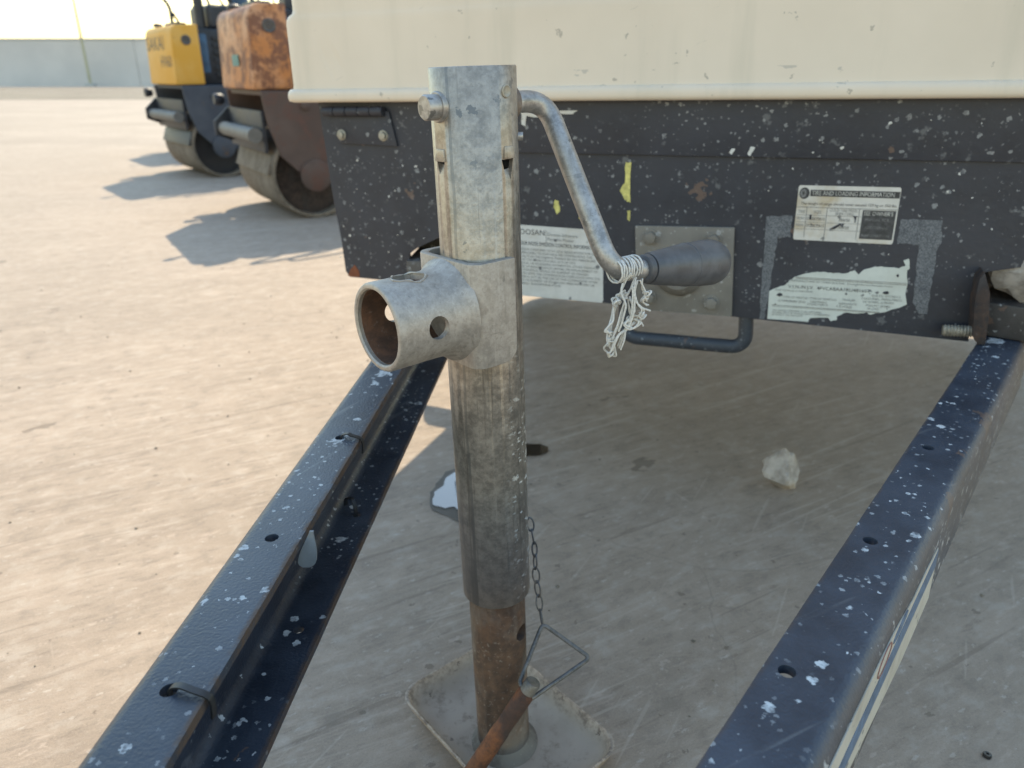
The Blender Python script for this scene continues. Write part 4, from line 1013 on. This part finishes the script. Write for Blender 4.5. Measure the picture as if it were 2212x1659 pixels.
# ------------------------------------------------------------------ hand-guided tandem rollers parked beyond the compressor
M_yhood = m_paintrust('yellow_paint', (.60, .315, .045), (.62, .36, .09), .02)
M_ohood = m_paintrust('faded_orange_paint', (.46, .19, .065), (.52, .30, .18), .16, (.19, .085, .05))
M_frameg = m_paintrust('slate_frame_paint', (.045, .055, .075), (.07, .08, .10), .05, (.10, .07, .055))
M_framer = m_paintrust('rusty_frame_paint', (.075, .052, .046), (.10, .072, .063), .12, (.10, .055, .045))
M_drum = m_rust('drum_steel', (.10, .083, .066), (.17, .143, .113), (.21, .18, .145), .7)
M_drumin = plain('drum_inside', (.02, .021, .026), .6)
M_drumin2 = m_rust('drum_inside_rust', (.03, .024, .022), (.07, .05, .042), (.05, .045, .042), .5)
M_eng = plain('engine_black', (.018, .022, .032), .5, 0, .3, 20)
M_blu = plain('engine_blue', (.03, .085, .17), .45, 0, .2, 20)
M_bar = plain('dull_silver_paint', (.13, .127, .12), .6, .0, .15, 20)
M_lampg = plain('smoked_lens', (.085, .08, .08), .35, 0, .3, 60)
M_hose = plain('hose_rubber', (.02, .02, .022), .6)
M_hosey = plain('yellow_hose', (.50, .42, .03), .5)
RH = Vector((-.788, -.616, 0)); RS = Vector((.616, -.788, 0))
def rmat(loc, rz=0):
    M = Matrix.Identity(4); M.col[0][:3] = RH; M.col[1][:3] = RS; M.col[2][:3] = (0, 0, 1)
    return Matrix.Translation(loc) @ Matrix.Rotation(R(rz), 4, 'Z') @ M  # the machine stands on both drums
def roller(loc, label, mh, mf, min_, rusty, lettering, rz=0):
    r = thing('road_roller', rmat(loc, rz), label, 'road roller', 'hand-guided rollers parked in a row')
    DR, HWD = .205, .325
    # water tank / front hood: rounded profile in x-z, extruded across
    def hood(x0, x1, flip):
        n = 6; pr_ = [(x0, .59), (x1, .59)]
        rad = .055; top = .945
        pr_ += [(x1-.012, top-rad)]+[(x1-.012-rad+rad*math.cos(R(a)), top-rad+rad*math.sin(R(a))) for a in range(15, 91, 15)]+[(x0, top+.004)]
        if flip: pr_ = [(x0+x1-x, z) for x, z in pr_]
        b = MB().prism(pr_, lambda q: Vector((q[0], -.31, q[1])), lambda q: Vector((q[0], .31, q[1])))
        return b.build('hood', mh, r, 40, .012, 2)
    hd = hood(.05, .235, False); hood(-1.02, -.86, True)
    for x, z in ((.135, .855),):
        MB().lathe([(-.001, .030), (.004, .030), (.006, .025), (.004, .021), (.004, .010), (.008, .008), (.008, 0)], (x, .3105, z), (0, 1, 0), 28).build('lamp', M_lampg, hd)
    MB().lathe([(0, .030), (.016, .030), (.022, .022), (.022, 0)], (.17, -.14, .945), (0, 0, 1), 24).build('filler_cap', M_eng, hd)
    # side plates
    sp_ = [(.215, .585), (.20, .44), (.155, .30), (.10, .245), (.055, .20), (-.06, .175), (-.13, .20), (-.17, .255), (-.30, .27), (-.34, .40), (-.33, .585)]
    for fx in (0, -.80):
        for sy in (-1, 1):
            y0 = sy*(HWD+.012); poly_ = [((x if fx == 0 else -x), z) for x, z in sp_]
            a = MB().prism([(fx+x, z) for x, z in poly_], lambda q: Vector((q[0], y0-.008, q[1])), lambda q: Vector((q[0], y0+.008, q[1]))).build('side_plate', mf, r, 30, .003, 1)
            for (x, z) in ((.02, .52), (-.10, .50)):
                MB().lathe([(0, .020), (.010, .020), (.014, .014), (.014, 0)], (fx+(x if fx == 0 else -x), y0+sy*.008, z), (0, sy, 0), 18).build('bolt', mf, a)
            MB().lathe([(0, .075), (.012, .075), (.018, .05), (.018, 0)], (fx, y0+sy*.008, DR), (0, sy, 0), 28).build('hub', mf, a)
    # drums
    for fx in (0, -.80):
        dr = MB().lathe([(-HWD, DR-.018), (-HWD, DR-.004), (-HWD+.004, DR), (HWD-.004, DR), (HWD, DR-.004), (HWD, DR-.018)], (fx, 0, DR), (0, 1, 0), 72, closed=True).build('drum', M_drum, r, 40)
        MB().lathe([(-HWD+.06, 0), (-HWD+.06, DR-.019), (HWD-.06, DR-.019), (HWD-.06, 0)], (fx, 0, DR), (0, 1, 0), 48).build('drum_disc', min_, dr, 40)
    # front bumper: pipe, plate, clamp light
    MB().cyl((.255, -.29, .395), (.255, .315, .395), .034, seg=24).build('bumper_pipe', M_bar, r)
    MB().box((.205, -.325, .315), (.222, .325, .50)).build('bumper_plate', M_eng, r, 30, .004)
    MB().prism([(.222, .33), (.30, .36), (.30, .43), (.222, .50)], lambda q: Vector((q[0], -.330, q[1])), lambda q: Vector((q[0], -.312, q[1]))).build('bumper_bracket', M_eng, r, 30, .002)
    MB().lathe([(0, .02), (.012, .028), (.04, .030), (.05, .026), (.05, 0)], (.235, -.325, .535), (1, 0, 0), 20).build('work_lamp', M_eng, r)
    MB().prism([(.222, .215), (.205, .215), (.175, .30), (.19, .305)], lambda q: Vector((q[0], -.31, q[1])), lambda q: Vector((q[0], .31, q[1]))).build('scraper', M_drum if rusty else M_eng, r, 30, .002)
    MB().box((-.90, -.30, .565), (.20, .30, .588)).build('deck', mf, r, 30, .004)
    # engine block behind the hood
    e = MB().box((-.55, -.22, .59), (.04, .24, .93)).build('engine_housing', M_eng, r, 30, .02)
    MB().box((-.46, -.19, .931), (-.06, .22, 1.075)).build('air_filter', M_eng, r, 30, .03, 3)
    MB().box((-.02, -.18, .66), (.046, .245, .90)).build('cooling_cowl', M_blu, r, 30, .015)
    MB().lathe([(0, .058), (.012, .062), (.09, .062), (.105, .05), (.105, 0)], (-.34, .03, 1.072), (0, 0, 1), 24).build('fuel_cap', M_blu, r)
    for k in range(6): MB().box((-.44, .241, .64+k*.045), (-.05, .256, .662+k*.045)).build('cooling_fin', M_eng, e, 0)
    MB().tube(bend([(-.02, .16, .93), (-.02, .16, 1.12), (.03, .14, 1.17)], .03), .030, 16).build('exhaust', plain('exhaust_soot', (.03, .022, .02), .7) if False else M_eng, r)
    MB().tube(bend([(.12, .02, .94), (.12, .02, 1.06), (.16, .02, 1.12)], .03), [.011]*10, 12).lathe([(0, .012), (.01, .017), (.03, .017), (.04, .009)], (.15, .02, 1.105), (.6, 0, .75), 14).build('lever', M_eng, r)
    MB().box((.085, -.02, .945), (.16, .20, .962)).build('lever_guide', M_eng, r, 30, .003)
    # hoses looping over the engine
    MB().tube(catmull([(-.12, .1, 1.06), (-.10, .1, 1.14), (-.16, .08, 1.20), (-.24, .05, 1.17), (-.28, .03, 1.07)], 8), .010, 8).build('hose', M_hose, r)
    MB().tube(catmull([(-.24, .12, 1.06), (-.25, .12, 1.18), (-.20, .10, 1.30), (-.30, .02, 1.42), (-.55, 0, 1.35), (-.7, 0, 1.05)], 8), .011, 8).build('hose', M_hose, r)
    MB().tube(catmull([(-.36, .18, 1.00), (-.38, .17, 1.12), (-.32, .14, 1.24), (-.40, .10, 1.36), (-.7, .05, 1.30), (-.8, .0, 1.0)], 8), .009, 8).build('hose', M_hosey, r)
    # steering handle at the back
    MB().tube(bend([(-1.0, -.2, .75), (-1.25, -.2, .95), (-1.85, -.2, 1.02), (-1.85, .2, 1.02), (-1.25, .2, .95), (-1.0, .2, .75)], .08), .02, 12).build('steering_handle', mf, r)
    MB().box((-1.35, -.13, .93), (-1.15, .13, 1.10)).build('control_box', M_eng, r, 30, .02)
    if lettering:
        for (t, y0, y1, z, h_) in (('SAKAI', .13, -.28, .80, .085), ('HV60', .265, .02, .695, .072)):
            me = text_mesh(t); co = np.zeros(len(me.vertices)*3); me.vertices.foreach_get('co', co); co = co.reshape(-1, 3)
            x0, x1 = co[:, 0].min(), co[:, 0].max()
            # print reads left to right when seen from the front of the machine
            out = [(.2362-(.012*(z+y/.7*h_-.59)/.30), ya+(x-x0)/(x1-x0)*(yb-ya), z+y/.7*h_) for x, y, _ in co for ya, yb in (((-.28), .13) if t == 'SAKAI' else (.02, .265),)]
            me.vertices.foreach_set('co', np.array(out).ravel()); me.update(); link('lettering', me, M_eng, hd)
    if rusty:
        MB().box((.2352, -.02, .69), (.2365, .10, .74)).build('worn_decal', plain('teal_decal', (.10, .22, .20), .6), hd, 0)
    return r
NEAR_DX = Vector((.062, .0, 0))
def drumspot(px, py):
    g_ = hit(px, py, None, 2, 0); return Vector((g_.x, g_.y, 0))-RS*.325
near_l = drumspot(676, 468)+NEAR_DX; far_l = drumspot(492, 382)
roller(near_l, 'rust-stained faded orange road roller beside the compressor', M_ohood, M_framer, M_drumin2, True, False, -6)
roller(far_l, 'yellow road roller with black lettering on its hood', M_yhood, M_frameg, M_drumin, False, True)
roller(far_l+Vector((-.60, 1.60, 0)), 'yellow road roller mostly hidden behind the lettered yellow one', M_yhood, M_frameg, M_drumin, False, False)

# ------------------------------------------------------------------ loose grit on the slab
gb = MB()
for i in range(260):
    if i < 170: gx, gy = rng.uniform(-1.6, -.32), rng.uniform(.6, 3.2)
    else: gx, gy = rng.uniform(-.1, 1.3), rng.uniform(.5, 1.9)
    r_ = rng.choice((.0012, .0016, .002, .0026, .0036)); vs = []
    for (x, y, z) in ((1, 0, 0), (-1, 0, 0), (0, 1, 0), (0, -1, 0), (0, 0, 1), (0, 0, -1)):
        k = rng.uniform(.6, 1.2); vs.append((gx+x*r_*k, gy+y*r_*k, r_*.4+z*r_*.55*k))
    gb.add(vs, [(0, 2, 4), (2, 1, 4), (1, 3, 4), (3, 0, 4), (2, 0, 5), (1, 2, 5), (3, 1, 5), (0, 3, 5)])
tag(gb.build('grit', plain('grit_stone', (.20, .165, .125), .85, 0, .3, 90), None, 0), 'scattered crumbs of grit on the concrete', 'grit', kind='stuff')
